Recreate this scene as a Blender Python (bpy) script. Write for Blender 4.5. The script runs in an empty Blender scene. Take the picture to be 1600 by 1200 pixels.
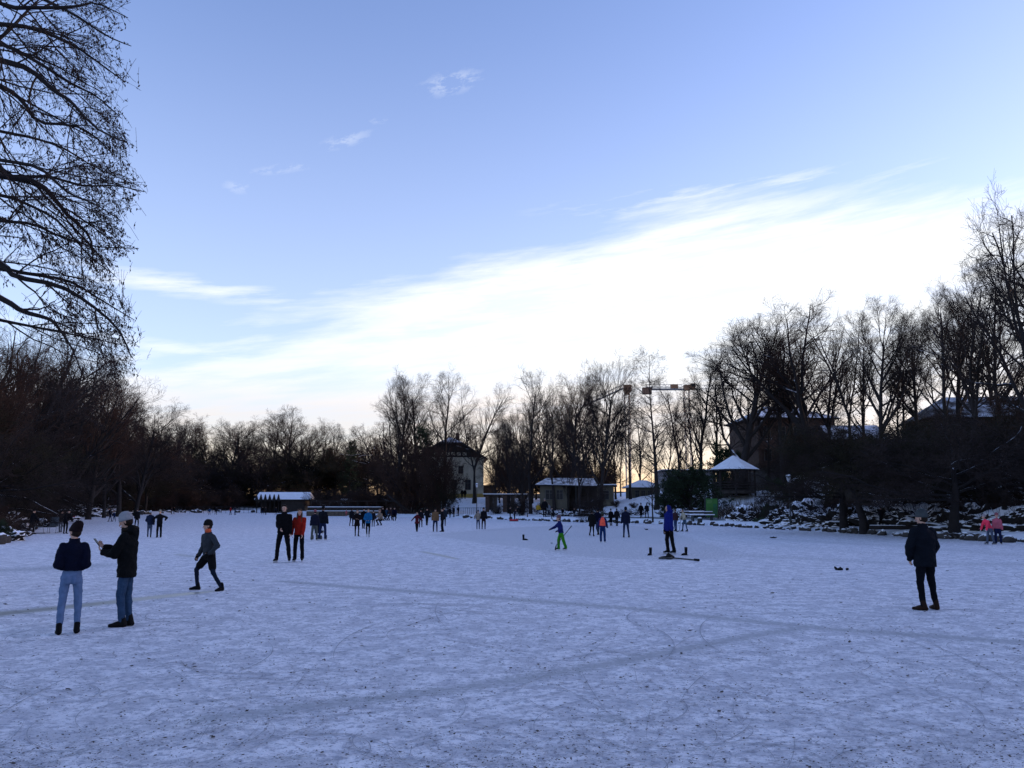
import bpy, math, random
import numpy as np
from mathutils import Vector, Matrix
R = math.radians
col = bpy.context.scene.collection
scn = bpy.context.scene

# ------------------------------------------------------------------ camera
EYE = 1.9
PITCH = R(8.31)
cam = bpy.data.cameras.new('camera')
cam.sensor_width = 36.0
cam.lens = 28.8
cam.clip_end = 3000
cam.clip_start = 0.1
co = bpy.data.objects.new('camera', cam)
col.objects.link(co)
co.location = (0, 0, EYE)
co.rotation_euler = (R(90) + PITCH, 0, 0)
scn.camera = co

# ------------------------------------------------------------------ view settings
scn.view_settings.view_transform = 'Standard'
scn.view_settings.look = 'None'
scn.view_settings.gamma = 1.0
scn.view_settings.exposure = 1.42
scn.render.engine = 'CYCLES'
scn.cycles.max_bounces = 4
scn.cycles.diffuse_bounces = 2
scn.cycles.glossy_bounces = 2
scn.cycles.transmission_bounces = 2
scn.cycles.use_denoising = True

SUN_AZ, SUN_EL = R(76), R(7.8)

def ray(px, py):
    u = (px - 800) / 1280.0
    v = (600 - py) / 1280.0
    return Vector((u, math.cos(PITCH) - v * math.sin(PITCH), math.sin(PITCH) + v * math.cos(PITCH)))

def azel(px, py):
    d = ray(px, py).normalized()
    return math.atan2(d.x, d.y), math.asin(d.z)

# ------------------------------------------------------------------ world: physical sky with thin evening cloud
world = bpy.data.worlds.new('World')
scn.world = world
world.use_nodes = True
nt = world.node_tree
nt.nodes.clear()
def N(t, **kw):
    n = nt.nodes.new(t)
    for k, v in kw.items():
        setattr(n, k, v)
    return n
def L(a, b):
    nt.links.new(a, b)
def M2(op, a, b=None, c=None, clamp=False):
    n = N('ShaderNodeMath', operation=op)
    n.use_clamp = clamp
    for i, s in enumerate((a, b, c)):
        if s is None: continue
        if isinstance(s, (int, float)): n.inputs[i].default_value = s
        else: L(s, n.inputs[i])
    return n.outputs[0]
def sstep(x, lo, hi):
    n = N('ShaderNodeMapRange', interpolation_type='SMOOTHSTEP')
    L(x, n.inputs['Value'])
    n.inputs['From Min'].default_value = lo
    n.inputs['From Max'].default_value = hi
    return n.outputs[0]
tc = N('ShaderNodeTexCoord')
sep = N('ShaderNodeSeparateXYZ')
nrm = N('ShaderNodeVectorMath', operation='NORMALIZE')
L(tc.outputs['Generated'], nrm.inputs[0])
L(nrm.outputs[0], sep.inputs[0])
AZ = M2('ARCTAN2', sep.outputs[0], sep.outputs[1])
EL = M2('ARCSINE', sep.outputs[2])
sky = N('ShaderNodeTexSky', sky_type='NISHITA')
sky.sun_disc = False
sky.sun_elevation = SUN_EL
sky.sun_rotation = SUN_AZ
sky.altitude = 200
sky.air_density = 1.0
sky.dust_density = 0.8
sky.ozone_density = 3.0
tint = N('ShaderNodeMix', data_type='RGBA', blend_type='MULTIPLY')
tint.inputs[0].default_value = 1.0
L(sky.outputs[0], tint.inputs[6])
SKY_TINT = (1.47, 1.075, 1.16, 1)
tint.inputs[7].default_value = SKY_TINT
# noise in stretched direction coordinates
def wnoise(su, sv, tilt, scale, detail, rough, off=0.0):
    cx = N('ShaderNodeCombineXYZ')
    a2 = M2('ADD', M2('MULTIPLY', AZ, su), off)
    e2 = M2('MULTIPLY', M2('SUBTRACT', EL, M2('MULTIPLY', AZ, tilt)), sv)
    L(a2, cx.inputs[0]); L(e2, cx.inputs[1])
    n = N('ShaderNodeTexNoise')
    n.inputs['Scale'].default_value = scale
    n.inputs['Detail'].default_value = detail
    n.inputs['Roughness'].default_value = rough
    L(cx.outputs[0], n.inputs['Vector'])
    return n.outputs[0]
n1 = wnoise(3, 18, 0.18, 1.0, 8, 0.6)
n2 = wnoise(7, 60, 0.10, 1.0, 6, 0.65, 3.3)
def azcurve(pts, lo=-1.0, hi=1.2):
    """elevation (radians) as a function of azimuth"""
    fc = N('ShaderNodeFloatCurve')
    c = fc.mapping.curves[0]
    pp = [azel(*p) for p in pts]
    pp = [(lo, pp[0][1])] + pp
    xs = [((a - lo) / (hi - lo), e) for a, e in pp]
    if xs[-1][0] < 1: xs.append((1.0, xs[-1][1] * 0.75))
    c.points[0].location = xs[0]
    c.points[1].location = xs[-1]
    for x in xs[1:-1]: c.points.new(*x)
    fc.mapping.update()
    L(M2('DIVIDE', M2('SUBTRACT', AZ, lo), hi - lo, clamp=True), fc.inputs['Value'])
    return fc.outputs[0]
edge = azcurve([(60, 545), (180, 525), (300, 505), (420, 475), (520, 448), (640, 418), (700, 392), (780, 380), (900, 366),
                (1000, 334), (1120, 306), (1280, 296), (1450, 292), (1600, 296)])
d_edge = M2('SUBTRACT', edge, EL)
wob = M2('MULTIPLY', M2('SUBTRACT', n1, 0.5), 0.085)
wob2 = M2('MULTIPLY', M2('SUBTRACT', n2, 0.5), 0.035)
main = sstep(M2('ADD', M2('ADD', d_edge, wob), wob2), -0.022, 0.055)
# streaks: thinner cloud towards the left, solid towards the right
leftness = sstep(AZ, R(5), R(-22))
thin = sstep(n1, 0.33, 0.56)
dens = M2('MULTIPLY', main, M2('SUBTRACT', 1.0, M2('MULTIPLY', leftness, M2('SUBTRACT', 1.0, M2('ADD', M2('MULTIPLY', thin, 0.55), 0.16)))))
dens = M2('MULTIPLY', dens, M2('ADD', 0.72, M2('MULTIPLY', sstep(n2, 0.35, 0.6), 0.28)))
# two long streaks at the left and small wisps
def blob(px, py, w, h, tilt, amt, nz, lo, hi):
    a, e = azel(px, py)
    da = M2('DIVIDE', M2('SUBTRACT', AZ, a), w)
    de = M2('DIVIDE', M2('SUBTRACT', M2('SUBTRACT', EL, e), M2('MULTIPLY', M2('SUBTRACT', AZ, a), tilt)), h)
    r2 = M2('ADD', M2('MULTIPLY', da, da), M2('MULTIPLY', de, de))
    g = M2('EXPONENT', M2('MULTIPLY', r2, -1.0))
    return M2('MULTIPLY', M2('MULTIPLY', g, sstep(nz, lo, hi)), amt)
n3 = wnoise(30, 70, 0.25, 1.0, 5, 0.7, 7.7)
adds = [blob(290, 447, 0.17, 0.014, -0.05, 0.8, n2, 0.25, 0.68),
        blob(330, 553, 0.28, 0.009, -0.09, 0.7, n2, 0.2, 0.66),
        blob(705, 130, 0.032, 0.011, 0.20, 0.42, n3, 0.42, 0.62),
        blob(540, 219, 0.032, 0.009, 0.32, 0.30, n3, 0.38, 0.6),
        blob(592, 188, 0.014, 0.005, 0.2, 0.2, n3, 0.4, 0.6),
        blob(440, 264, 0.05, 0.007, 0.22, 0.24, n3, 0.38, 0.6),
        blob(370, 292, 0.02, 0.010, 0.0, 0.26, n3, 0.38, 0.6),
        blob(1150, 304, 0.22, 0.02, 0.03, 0.6, n2, 0.4, 0.65)]
for a in adds:
    dens = M2('MAXIMUM', dens, a)
dens = M2('MAXIMUM', dens, M2('MULTIPLY', sstep(EL, R(36), R(10)), 0.17))
# overhead sky outside the frame stays clear; cloud thins behind the camera
front = sstep(M2('ABSOLUTE', AZ), R(85), R(55))
dens = M2('MULTIPLY', dens, front, clamp=True)
CLOUD = (0.42, 0.432, 0.45, 1)
bgs = N('ShaderNodeBackground'); bgs.inputs['Strength'].default_value = 0.148
bgc = N('ShaderNodeBackground');  bgc.inputs['Strength'].default_value = 1.0
# near the horizon the cloud thins out and the warm glow shows
L(tint.outputs[2], bgs.inputs['Color'])
low = sstep(EL, R(2.0), R(8.5))
warm = N('ShaderNodeMix', data_type='RGBA')
L(sstep(EL, R(2.0), R(10.0)), warm.inputs[0])
warm.inputs[6].default_value = (0.38, 0.225, 0.085, 1); warm.inputs[7].default_value = CLOUD
L(warm.outputs[2], bgc.inputs['Color'])
mixs = N('ShaderNodeMixShader')
L(M2('MULTIPLY', dens, M2('ADD', 0.25, M2('MULTIPLY', low, 0.75))), mixs.inputs[0])
L(bgs.outputs[0], mixs.inputs[1]); L(bgc.outputs[0], mixs.inputs[2])
wo = N('ShaderNodeOutputWorld')
L(mixs.outputs[0], wo.inputs[0])
world.cycles.sampling_method = 'MANUAL'
world.cycles.sample_map_resolution = 1024

# ------------------------------------------------------------------ sun: low, veiled by cloud, behind the right-hand trees
sun = bpy.data.lights.new('sun', 'SUN')
sun.energy = 0.5
sun.angle = R(10)
sun.color = (1.0, 0.72, 0.45)
so = bpy.data.objects.new('sun', sun)
col.objects.link(so)
sd = Vector((math.sin(SUN_AZ) * math.cos(SUN_EL), math.cos(SUN_AZ) * math.cos(SUN_EL), math.sin(SUN_EL)))
so.rotation_euler = sd.to_track_quat('Z', 'Y').to_euler()
so.location = sd * 300

# ------------------------------------------------------------------ placing helpers
def at(px, py, Y):
    d = ray(px, py)
    return Vector((0, 0, EYE)) + d * (Y / d.y)
def gp(px, py):
    d = ray(px, py)
    t = -EYE / d.z
    return Vector((d.x * t, d.y * t, 0.0))
def azx(px, Y):
    """world x of the photo column px at distance Y (near the horizon)"""
    return (px - 800) / 1280.0 * (Y * math.cos(PITCH) + 1.0 * math.sin(PITCH))

# ------------------------------------------------------------------ mesh helpers
def np_mesh(name, V, F, mat, parent=None, smooth=False):
    """V (n,3), F list of int arrays (m,k); one mesh object"""
    if not isinstance(F, (list, tuple)): F = [F]
    F = [np.asarray(f, dtype=np.int32) for f in F if len(f)]
    me = bpy.data.meshes.new(name)
    V = np.asarray(V, dtype=np.float32)
    me.vertices.add(len(V)); me.vertices.foreach_set('co', V.ravel())
    nl = sum(f.size for f in F); npoly = sum(len(f) for f in F)
    me.loops.add(nl); me.loops.foreach_set('vertex_index', np.concatenate([f.ravel() for f in F]))
    me.polygons.add(npoly)
    st = []; o = 0
    for f in F:
        st.append(o + np.arange(len(f)) * f.shape[1]); o += f.size
    me.polygons.foreach_set('loop_start', np.concatenate(st).astype(np.int32))
    me.polygons.foreach_set('use_smooth', np.full(npoly, smooth, dtype=bool))
    me.update(calc_edges=True)
    if mat is not None: me.materials.append(mat)
    ob = bpy.data.objects.new(name, me)
    col.objects.link(ob)
    if parent is not None: ob.parent = parent
    return ob

def tag(o, label=None, cat=None, group=None, kind=None):
    if label: o['label'] = label
    if cat: o['category'] = cat
    if group: o['group'] = group
    if kind: o['kind'] = kind
    return o
def empty(name, loc=(0, 0, 0), rz=0.0, label=None, cat=None, group=None):
    o = bpy.data.objects.new(name, None)
    o.empty_display_size = 0.3
    col.objects.link(o)
    o.location = loc; o.rotation_euler = (0, 0, rz)
    return tag(o, label, cat, group)
def copy_tree(o, loc, rz, sc, label=None, group=None, cat=None):
    c = o.copy(); col.objects.link(c)
    c.location = loc; c.rotation_euler = (0, 0, rz); c.scale = sc
    if label: c['label'] = label
    if group: c['group'] = group
    if cat: c['category'] = cat
    for ch in list(o.children):
        d = ch.copy(); col.objects.link(d); d.parent = c
        for g in list(ch.children):
            e = g.copy(); col.objects.link(e); e.parent = d
    return c

class MB:
    """collects boxes, tubes and slabs into one mesh"""
    def __init__(s): s.V = []; s.F = []; s.n = 0
    def add(s, V, F):
        s.V += [tuple(v) for v in V]; s.F += [tuple(i + s.n for i in f) for f in F]; s.n += len(V); return s
    def box(s, x0, x1, y0, y1, z0, z1):
        V = [(x0,y0,z0),(x1,y0,z0),(x1,y1,z0),(x0,y1,z0),(x0,y0,z1),(x1,y0,z1),(x1,y1,z1),(x0,y1,z1)]
        return s.add(V, [(3,2,1,0),(4,5,6,7),(0,1,5,4),(1,2,6,5),(2,3,7,6),(3,0,4,7)])
    def hexa(s, b, t):
        return s.add(list(b) + list(t), [(3,2,1,0),(4,5,6,7),(0,1,5,4),(1,2,6,5),(2,3,7,6),(3,0,4,7)])
    def prism(s, poly, y0, y1):
        """poly in (x,z), counter-clockwise seen from -y"""
        n = len(poly)
        V = [(x, y0, z) for x, z in poly] + [(x, y1, z) for x, z in poly]
        return s.add(V, [tuple(range(n)), tuple(range(2*n-1, n-1, -1))] + [(i, i+n, (i+1)%n+n, (i+1)%n) for i in range(n)])
    def tube(s, pts, r, n=8):
        pts = [Vector(p) for p in pts]
        if not isinstance(r, (list, tuple)): r = [r] * len(pts)
        V = []; F = []
        up = Vector((0, 0, 1))
        for i, p in enumerate(pts):
            t = (pts[min(i+1, len(pts)-1)] - pts[max(i-1, 0)]).normalized()
            a = t.cross(up if abs(t.z) < 0.9 else Vector((1, 0, 0))).normalized(); b = t.cross(a)
            for k in range(n):
                w = 2 * math.pi * k / n
                V.append(p + (a * math.cos(w) + b * math.sin(w)) * r[i])
        for i in range(len(pts) - 1):
            for k in range(n):
                F.append((i*n+k, i*n+(k+1)%n, (i+1)*n+(k+1)%n, (i+1)*n+k))
        F.append(tuple(range(n-1, -1, -1))); F.append(tuple((len(pts)-1)*n + k for k in range(n)))
        return s.add(V, F)
    def build(s, name, mat, parent=None, smooth=False):
        me = bpy.data.meshes.new(name)
        me.from_pydata(s.V, [], s.F)
        me.materials.append(mat)
        if smooth:
            for p in me.polygons: p.use_smooth = True
        me.update()
        o = bpy.data.objects.new(name, me); col.objects.link(o)
        if parent is not None: o.parent = parent
        return o

# ------------------------------------------------------------------ materials
def mat_base(name):
    m = bpy.data.materials.new(name); m.use_nodes = True
    t = m.node_tree; b = t.nodes['Principled BSDF']
    return m, t, b
def simple(name, c, rough=0.8, var=0.25, scale=8.0, bump=0.0, bscale=40.0, metallic=0.0, spec=0.3, obj=True):
    """a base colour broken up by noise"""
    m, t, b = mat_base(name)
    tcn = t.nodes.new('ShaderNodeTexCoord')
    n = t.nodes.new('ShaderNodeTexNoise'); n.inputs['Scale'].default_value = scale; n.inputs['Detail'].default_value = 4
    t.links.new(tcn.outputs['Object'], n.inputs['Vector'])
    mr = t.nodes.new('ShaderNodeMapRange')
    mr.inputs['From Min'].default_value = 0.3; mr.inputs['From Max'].default_value = 0.7
    mr.inputs['To Min'].default_value = 1 - var; mr.inputs['To Max'].default_value = 1 + var
    t.links.new(n.outputs[0], mr.inputs['Value'])
    h = t.nodes.new('ShaderNodeMix'); h.data_type = 'RGBA'; h.blend_type = 'MULTIPLY'; h.inputs[0].default_value = 1
    h.inputs[6].default_value = (*c, 1)
    t.links.new(mr.outputs[0], h.inputs[7])
    t.links.new(h.outputs[2], b.inputs['Base Color'])
    b.inputs['Roughness'].default_value = rough
    b.inputs['Metallic'].default_value = metallic
    b.inputs['Specular IOR Level'].default_value = spec
    if bump:
        n2 = t.nodes.new('ShaderNodeTexNoise'); n2.inputs['Scale'].default_value = bscale; n2.inputs['Detail'].default_value = 3
        t.links.new(tcn.outputs['Object'], n2.inputs['Vector'])
        bp = t.nodes.new('ShaderNodeBump'); bp.inputs['Strength'].default_value = bump; bp.inputs['Distance'].default_value = 0.02
        t.links.new(n2.outputs[0], bp.inputs['Height']); t.links.new(bp.outputs[0], b.inputs['Normal'])
    return m

SNOW_C = (0.80, 0.82, 0.86)
def snow_on_top(name, c, thr=0.5, soft=0.15, nscale=1.5, namp=0.6, rough=0.85, spec=0.15):
    """dark material carrying lying snow on its upward faces"""
    m, t, b = mat_base(name)
    g = t.nodes.new('ShaderNodeNewGeometry')
    s = t.nodes.new('ShaderNodeSeparateXYZ'); t.links.new(g.outputs['True Normal'], s.inputs[0])
    tcn = t.nodes.new('ShaderNodeTexCoord')
    n = t.nodes.new('ShaderNodeTexNoise'); n.inputs['Scale'].default_value = nscale; n.inputs['Detail'].default_value = 5
    t.links.new(tcn.outputs['Object'], n.inputs['Vector'])
    a = t.nodes.new('ShaderNodeMath'); a.operation = 'MULTIPLY_ADD'
    t.links.new(n.outputs[0], a.inputs[0]); a.inputs[1].default_value = namp; t.links.new(s.outputs[2], a.inputs[2])
    mr = t.nodes.new('ShaderNodeMapRange'); mr.interpolation_type = 'SMOOTHSTEP'
    mr.inputs['From Min'].default_value = thr; mr.inputs['From Max'].default_value = thr + soft
    t.links.new(a.outputs[0], mr.inputs['Value'])
    n2 = t.nodes.new('ShaderNodeTexNoise'); n2.inputs['Scale'].default_value = nscale * 4
    t.links.new(tcn.outputs['Object'], n2.inputs['Vector'])
    cr = t.nodes.new('ShaderNodeMix'); cr.data_type = 'RGBA'
    t.links.new(n2.outputs[0], cr.inputs[0])
    cr.inputs[6].default_value = (*[v * 0.6 for v in c], 1); cr.inputs[7].default_value = (*[v * 1.4 for v in c], 1)
    mx = t.nodes.new('ShaderNodeMix'); mx.data_type = 'RGBA'
    t.links.new(mr.outputs[0], mx.inputs[0]); t.links.new(cr.outputs[2], mx.inputs[6]); mx.inputs[7].default_value = (*SNOW_C, 1)
    t.links.new(mx.outputs[2], b.inputs['Base Color'])
    b.inputs['Roughness'].default_value = rough; b.inputs['Specular IOR Level'].default_value = spec
    return m

# ------------------------------------------------------------------ the pond outline (photo shore points -> ground)
shore_px = [(-60, 866), (0, 852), (45, 833), (75, 817), (130, 808), (230, 803), (330, 801), (420, 801), (478, 802),
            (520, 806), (600, 808), (700, 809), (760, 811), (900, 816), (1000, 818), (1100, 821), (1250, 829),
            (1400, 838), (1500, 843.5), (1600, 849), (1750, 860)]
POND = [tuple(gp(*p)[:2]) for p in shore_px] + [(26, 8), (30, -40), (-30, -40), (-30, 22)]
PP = np.array(POND)
def pond_dist(X, Y):
    """signed distance to the shore, positive on land"""
    X = np.asarray(X, float); Y = np.asarray(Y, float)
    d = np.full(X.shape, 1e9); inside = np.zeros(X.shape, bool)
    n = len(PP)
    for i in range(n):
        x0, y0 = PP[i]; x1, y1 = PP[(i + 1) % n]
        dx, dy = x1 - x0, y1 - y0
        t = np.clip(((X - x0) * dx + (Y - y0) * dy) / (dx * dx + dy * dy), 0, 1)
        d = np.minimum(d, np.hypot(X - x0 - t * dx, Y - y0 - t * dy))
        c = ((y0 > Y) != (y1 > Y)) & (X < (x1 - x0) * (Y - y0) / (dy if abs(dy) > 1e-9 else 1e-9) + x0)
        inside ^= c
    return np.where(inside, -d, d)

ctrl = [(1148, 95, 3.4), (1100, 92, 2.2), (1148, 125, 4.6), (1250, 115, 7.6), (1250, 75, 2.4), (1200, 80, 2.0), (1350, 90, 8.4),
        (1350, 62, 4.0), (1350, 52, 1.4), (1500, 80, 9.5), (1500, 55, 3.6), (1500, 46, 1.3), (1650, 60, 9), (1800, 60, 9),
        (1600, 42, 1.6), (1300, 140, 8), (1500, 140, 10), (1750, 130, 10), (1080, 160, 4.5), (730, 152, 3.3), (700, 132, 1.4),
        (740, 135, 2.2), (820, 150, 2.6), (900, 130, 2.2), (1000, 130, 2.3), (1000, 92, 0.9), (900, 100, 0.8), (800, 115, 0.8),
        (600, 150, 1.4), (560, 130, 0.9), (400, 230, 1.5), (300, 230, 2.2), (200, 190, 2.0), (150, 160, 2.5), (60, 110, 2.5), (0, 70, 1.8),
        (-150, 60, 3), (-200, 30, 2), (300, 320, 5), (700, 300, 5), (1000, 300, 6), (1400, 300, 11), (0, 250, 6), (-300, 200, 6), (2000, 200, 11)]
CX = np.array([((p - 800) / 1280 * D, D, z) for p, D, z in ctrl] + [(34, 0, 1.5), (38, -30, 2.0), (75, 50, 18), (70, 25, 18), (65, 0, 16), (90, 75, 18), (58, 15, 15), (55, 28, 13), (-35, -30, 1.0), (-40, 5, 1.5)])  # unseen hill off to the right is raised to keep the low sun off the pond
def ground(X, Y):
    X = np.asarray(X, float); Y = np.asarray(Y, float)
    d = pond_dist(X, Y)
    w = 0; z = 0
    for cx, cy, cz in CX:
        rr = (X - cx) ** 2 + (Y - cy) ** 2 + 9
        k = 1 / rr ** 1.5
        w = w + k; z = z + k * cz
    z = z / w
    s = np.clip(d / 2.0, 0, 1); s = s * s * (3 - 2 * s)
    s2 = np.clip((d - 5) / 22, 0, 1); s2 = s2 * s2 * (3 - 2 * s2)
    h = 0.38 * s + (z - 0.38) * s2
    bumps = 0.12 * np.sin(X * 0.9 + 1.3 * np.sin(Y * 0.37)) * np.sin(Y * 0.7 + X * 0.21) + 0.06 * np.sin(X * 2.3 + Y * 1.1) * np.sin(Y * 1.9 - X * 0.8)
    h = h + bumps * np.clip(d / 8, 0, 1)
    return np.where(d < 0, np.maximum(d * 0.6, -0.5) - 0.02, h)
def gz(x, y): return float(ground(np.array([x]), np.array([y]))[0])

# polar sheet helper
def polar(azs, rs):
    A, Rr = np.meshgrid(azs, rs)
    X = np.sin(A) * Rr; Y = np.cos(A) * Rr
    na = len(azs); i = np.arange(len(rs) - 1)[:, None] * na; j = np.arange(na - 1)[None, :]
    a = (i + j).ravel()
    F = np.stack([a, a + 1, a + na + 1, a + na], 1)[:, ::-1]
    return X.ravel(), Y.ravel(), F
azs = np.concatenate([np.linspace(-math.pi, R(-46), 60)[:-1], np.linspace(R(-46), R(46), 900), np.linspace(R(46), math.pi, 60)[1:]])

# --- terrain
rs = np.concatenate([np.array([0.5, 4, 8, 14]), 20 * (1.0092 ** np.arange(0, 300)), np.array([340, 420, 600, 1000, 1800])])
X, Y, F = polar(azs, rs)
Z = ground(X, Y)
Rad = np.hypot(X, Y)
Z = np.where(Rad > 330, np.maximum(Z, 5), Z)
def terrain_mat():
    m, t, b = mat_base('snowy ground')
    at_ = t.nodes.new('ShaderNodeAttribute'); at_.attribute_name = 'wood'
    g = t.nodes.new('ShaderNodeNewGeometry')
    def noise(s, d=5):
        n = t.nodes.new('ShaderNodeTexNoise'); n.inputs['Scale'].default_value = s; n.inputs['Detail'].default_value = d
        n.inputs['Roughness'].default_value = 0.65
        t.links.new(g.outputs['Position'], n.inputs['Vector']); return n.outputs[0]
    na, nb = noise(1.3, 7), noise(5.0, 5)
    def mth(op, a, b_, clamp=False):
        n = t.nodes.new('ShaderNodeMath'); n.operation = op; n.use_clamp = clamp
        for i, s in enumerate((a, b_)):
            if isinstance(s, (int, float)): n.inputs[i].default_value = s
            else: t.links.new(s, n.inputs[i])
        return n.outputs[0]
    v = mth('ADD', mth('MULTIPLY', at_.outputs['Fac'], 0.62), mth('MULTIPLY', mth('SUBTRACT', na, 0.5), 1.3))
    mr = t.nodes.new('ShaderNodeMapRange'); mr.inputs['From Min'].default_value = 0.16; mr.inputs['From Max'].default_value = 0.32
    t.links.new(v, mr.inputs['Value'])
    mx = t.nodes.new('ShaderNodeMix'); mx.data_type = 'RGBA'
    mx.inputs[6].default_value = (*SNOW_C, 1); mx.inputs[7].default_value = (0.035, 0.028, 0.02, 1)
    t.links.new(mr.outputs[0], mx.inputs[0])
    t.links.new(mx.outputs[2], b.inputs['Base Color'])
    b.inputs['Roughness'].default_value = 0.8; b.inputs['Specular IOR Level'].default_value = 0.1
    bp = t.nodes.new('ShaderNodeBump'); bp.inputs['Strength'].default_value = 0.6; bp.inputs['Distance'].default_value = 0.15
    t.links.new(nb, bp.inputs['Height']); t.links.new(bp.outputs[0], b.inputs['Normal'])
    return m
terr = np_mesh('snowy_ground', np.stack([X, Y, Z], 1), F, terrain_mat(), smooth=True)
tag(terr, kind='structure')
# leaf litter under the woods: a real change of ground cover
PXc = 800 + 1280 * np.where(Y > 1, X / np.maximum(Y, 1), 9 * np.sign(X))
dd = pond_dist(X, Y)
wood = np.clip((dd - 4) / 6, 0, 1)
open_ = ((PXc > 690) & (PXc < 1110) & (Y < 165)) | ((PXc > 1085) & (PXc < 1290) & (Y < 97))
left_bank = (PXc < 480) & (dd < 14)
wood = np.where(open_, wood * 0.06, wood)
wood = np.where((PXc >= 1290) & (dd < 16), wood * 0.3, wood)
wood = np.where(left_bank, np.clip((dd - 3) / 14, 0, 1) * 0.55, wood)
at_ = terr.data.attributes.new('wood', 'FLOAT', 'POINT'); at_.data.foreach_set('value', wood.astype(np.float32))

# --- frozen pond sheet with swept and trodden areas
rs2 = np.concatenate([np.array([0.4, 1.5, 3.0]), 4.0 * (1.0108 ** np.arange(0, 372)), np.array([225.0])])
X, Y, F = polar(azs, rs2)
def polyd(X, Y, pts, ws):
    """distance to a polyline divided by the local half width"""
    best = np.full(X.shape, 1e9)
    for (p0, p1, w0, w1) in zip(pts[:-1], pts[1:], ws[:-1], ws[1:]):
        a = gp(*p0); b = gp(*p1)
        dx, dy = b.x - a.x, b.y - a.y
        t = np.clip(((X - a.x) * dx + (Y - a.y) * dy) / (dx * dx + dy * dy + 1e-9), 0, 1)
        w = w0 + (w1 - w0) * t
        best = np.minimum(best, np.hypot(X - a.x - t * dx, Y - a.y - t * dy) / w)
    return best
rng = np.random.default_rng(3)
clear = np.zeros(X.shape)
def lay(pts, ws, amt, edge=0.8):
    global clear
    if not isinstance(ws, list): ws = [ws] * len(pts)
    d = polyd(X, Y, pts, ws)
    clear = np.maximum(clear, amt * np.clip((1 + edge - d) / (2 * edge), 0, 1))
lay([(440, 908), (560, 918), (700, 928), (850, 940), (1000, 952), (1150, 968), (1300, 983), (1450, 993), (1660, 1008)], [.20,.28,.24,.28,.22,.25,.22,.28,.22], 0.95, 0.9)
lay([(1260, 980), (1180, 992), (1080, 1012), (960, 1035), (850, 1055), (740, 1072), (600, 1090), (470, 1105), (330, 1122)], 0.20, 0.95, 0.9)
lay([(650, 882), (760, 884), (900, 905), (1050, 903)], 0.35, 0.22)
lay([(-60, 893), (60, 889), (130, 884)], 1.1, 0.75)
lay([(200, 868), (330, 866)], 0.7, 0.2)
lay([(1100, 866), (1250, 872), (1420, 881), (1600, 882), (1700, 884)], [1.4, 0.9, 0.8, 1.0, 1.0], 0.5)
lay([(1050, 840), (1200, 850), (1330, 862), (1420, 866)], 0.9, 0.35)
lay([(1200, 842), (1400, 853), (1600, 868)], 1.3, 0.45)
lay([(540, 850), (640, 835), (720, 826)], 0.5, 0.25)
lay([(300, 850), (480, 851), (560, 846)], 0.5, 0.22)
lay([(700, 900), (900, 897), (1000, 900)], 0.2, 0.3)
for (bx, by, bw, ba) in [(950, 1122, .20, .75), (1290, 1188, .22, .6), (30, 1080, .2, .6), (190, 1140, .18, .6), (560, 951, .2, .55), (860, 872, .5, .35), (1330, 1132, .12, .5),
        (420, 1000, .15, .35), (700, 1010, .15, .35), (1420, 1120, .15, .4), (1100, 1090, .14, .4), (250, 1060, .2, .4), (120, 1170, .15, .45), (640, 1150, .12, .4), (1520, 1060, .15, .4),
        (330, 940, .3, .3), (620, 975, .2, .3), (1180, 930, .3, .3), (1350, 1010, .2, .35), (800, 1180, .1, .4), (460, 1185, .12, .4), (1190, 1020, .2, .35)]:
    lay([(bx - 22, by + 1), (bx + 4, by - 1), (bx + 26, by + 2)], [bw * .5, bw, bw * .4], ba, 1.0)
# the rink swept clear for hockey
rink_px = [(660, 836), (700, 832), (800, 824), (900, 820), (1000, 822), (1060, 832), (1100, 845), (1160, 862), (1140, 874), (1050, 876), (960, 874), (880, 868), (820, 857), (740, 848)]
rp = np.array([tuple(gp(*p)[:2]) for p in rink_px])
ins = np.zeros(X.shape, bool); dr = np.full(X.shape, 1e9)
for i in range(len(rp)):
    x0, y0 = rp[i]; x1, y1 = rp[(i + 1) % len(rp)]; dx, dy = x1 - x0, y1 - y0
    t = np.clip(((X - x0) * dx + (Y - y0) * dy) / (dx * dx + dy * dy), 0, 1)
    dr = np.minimum(dr, np.hypot(X - x0 - t * dx, Y - y0 - t * dy))
    ins ^= ((y0 > Y) != (y1 > Y)) & (X < (x1 - x0) * (Y - y0) / dy + x0)
sdr = np.where(ins, dr, -dr)
clear = np.maximum(clear, 0.50 * np.clip((sdr + 0.5) / 1.0, 0, 1))
wet = np.clip(1.6 - polyd(X, Y, [(-60, 967), (0, 959), (100, 949), (200, 938), (300, 927), (330, 924)], [0.30, .30, .26, .24, .22, .10]) , 0, 1)
wet = np.maximum(wet, 0.8 * np.clip(1.6 - polyd(X, Y, [(660, 862), (690, 868), (712, 873)], [0.12, 0.14, 0.1]), 0, 1))
wet = np.maximum(wet, 0.5 * np.clip(1.6 - polyd(X, Y, [(278, 866), (300, 870)], [0.16, 0.2]), 0, 1))
bank = 0.015 * np.exp(-((np.abs(sdr + 0.4)) / 0.3) ** 2)
Zi = bank - 0.004 * clear
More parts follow.
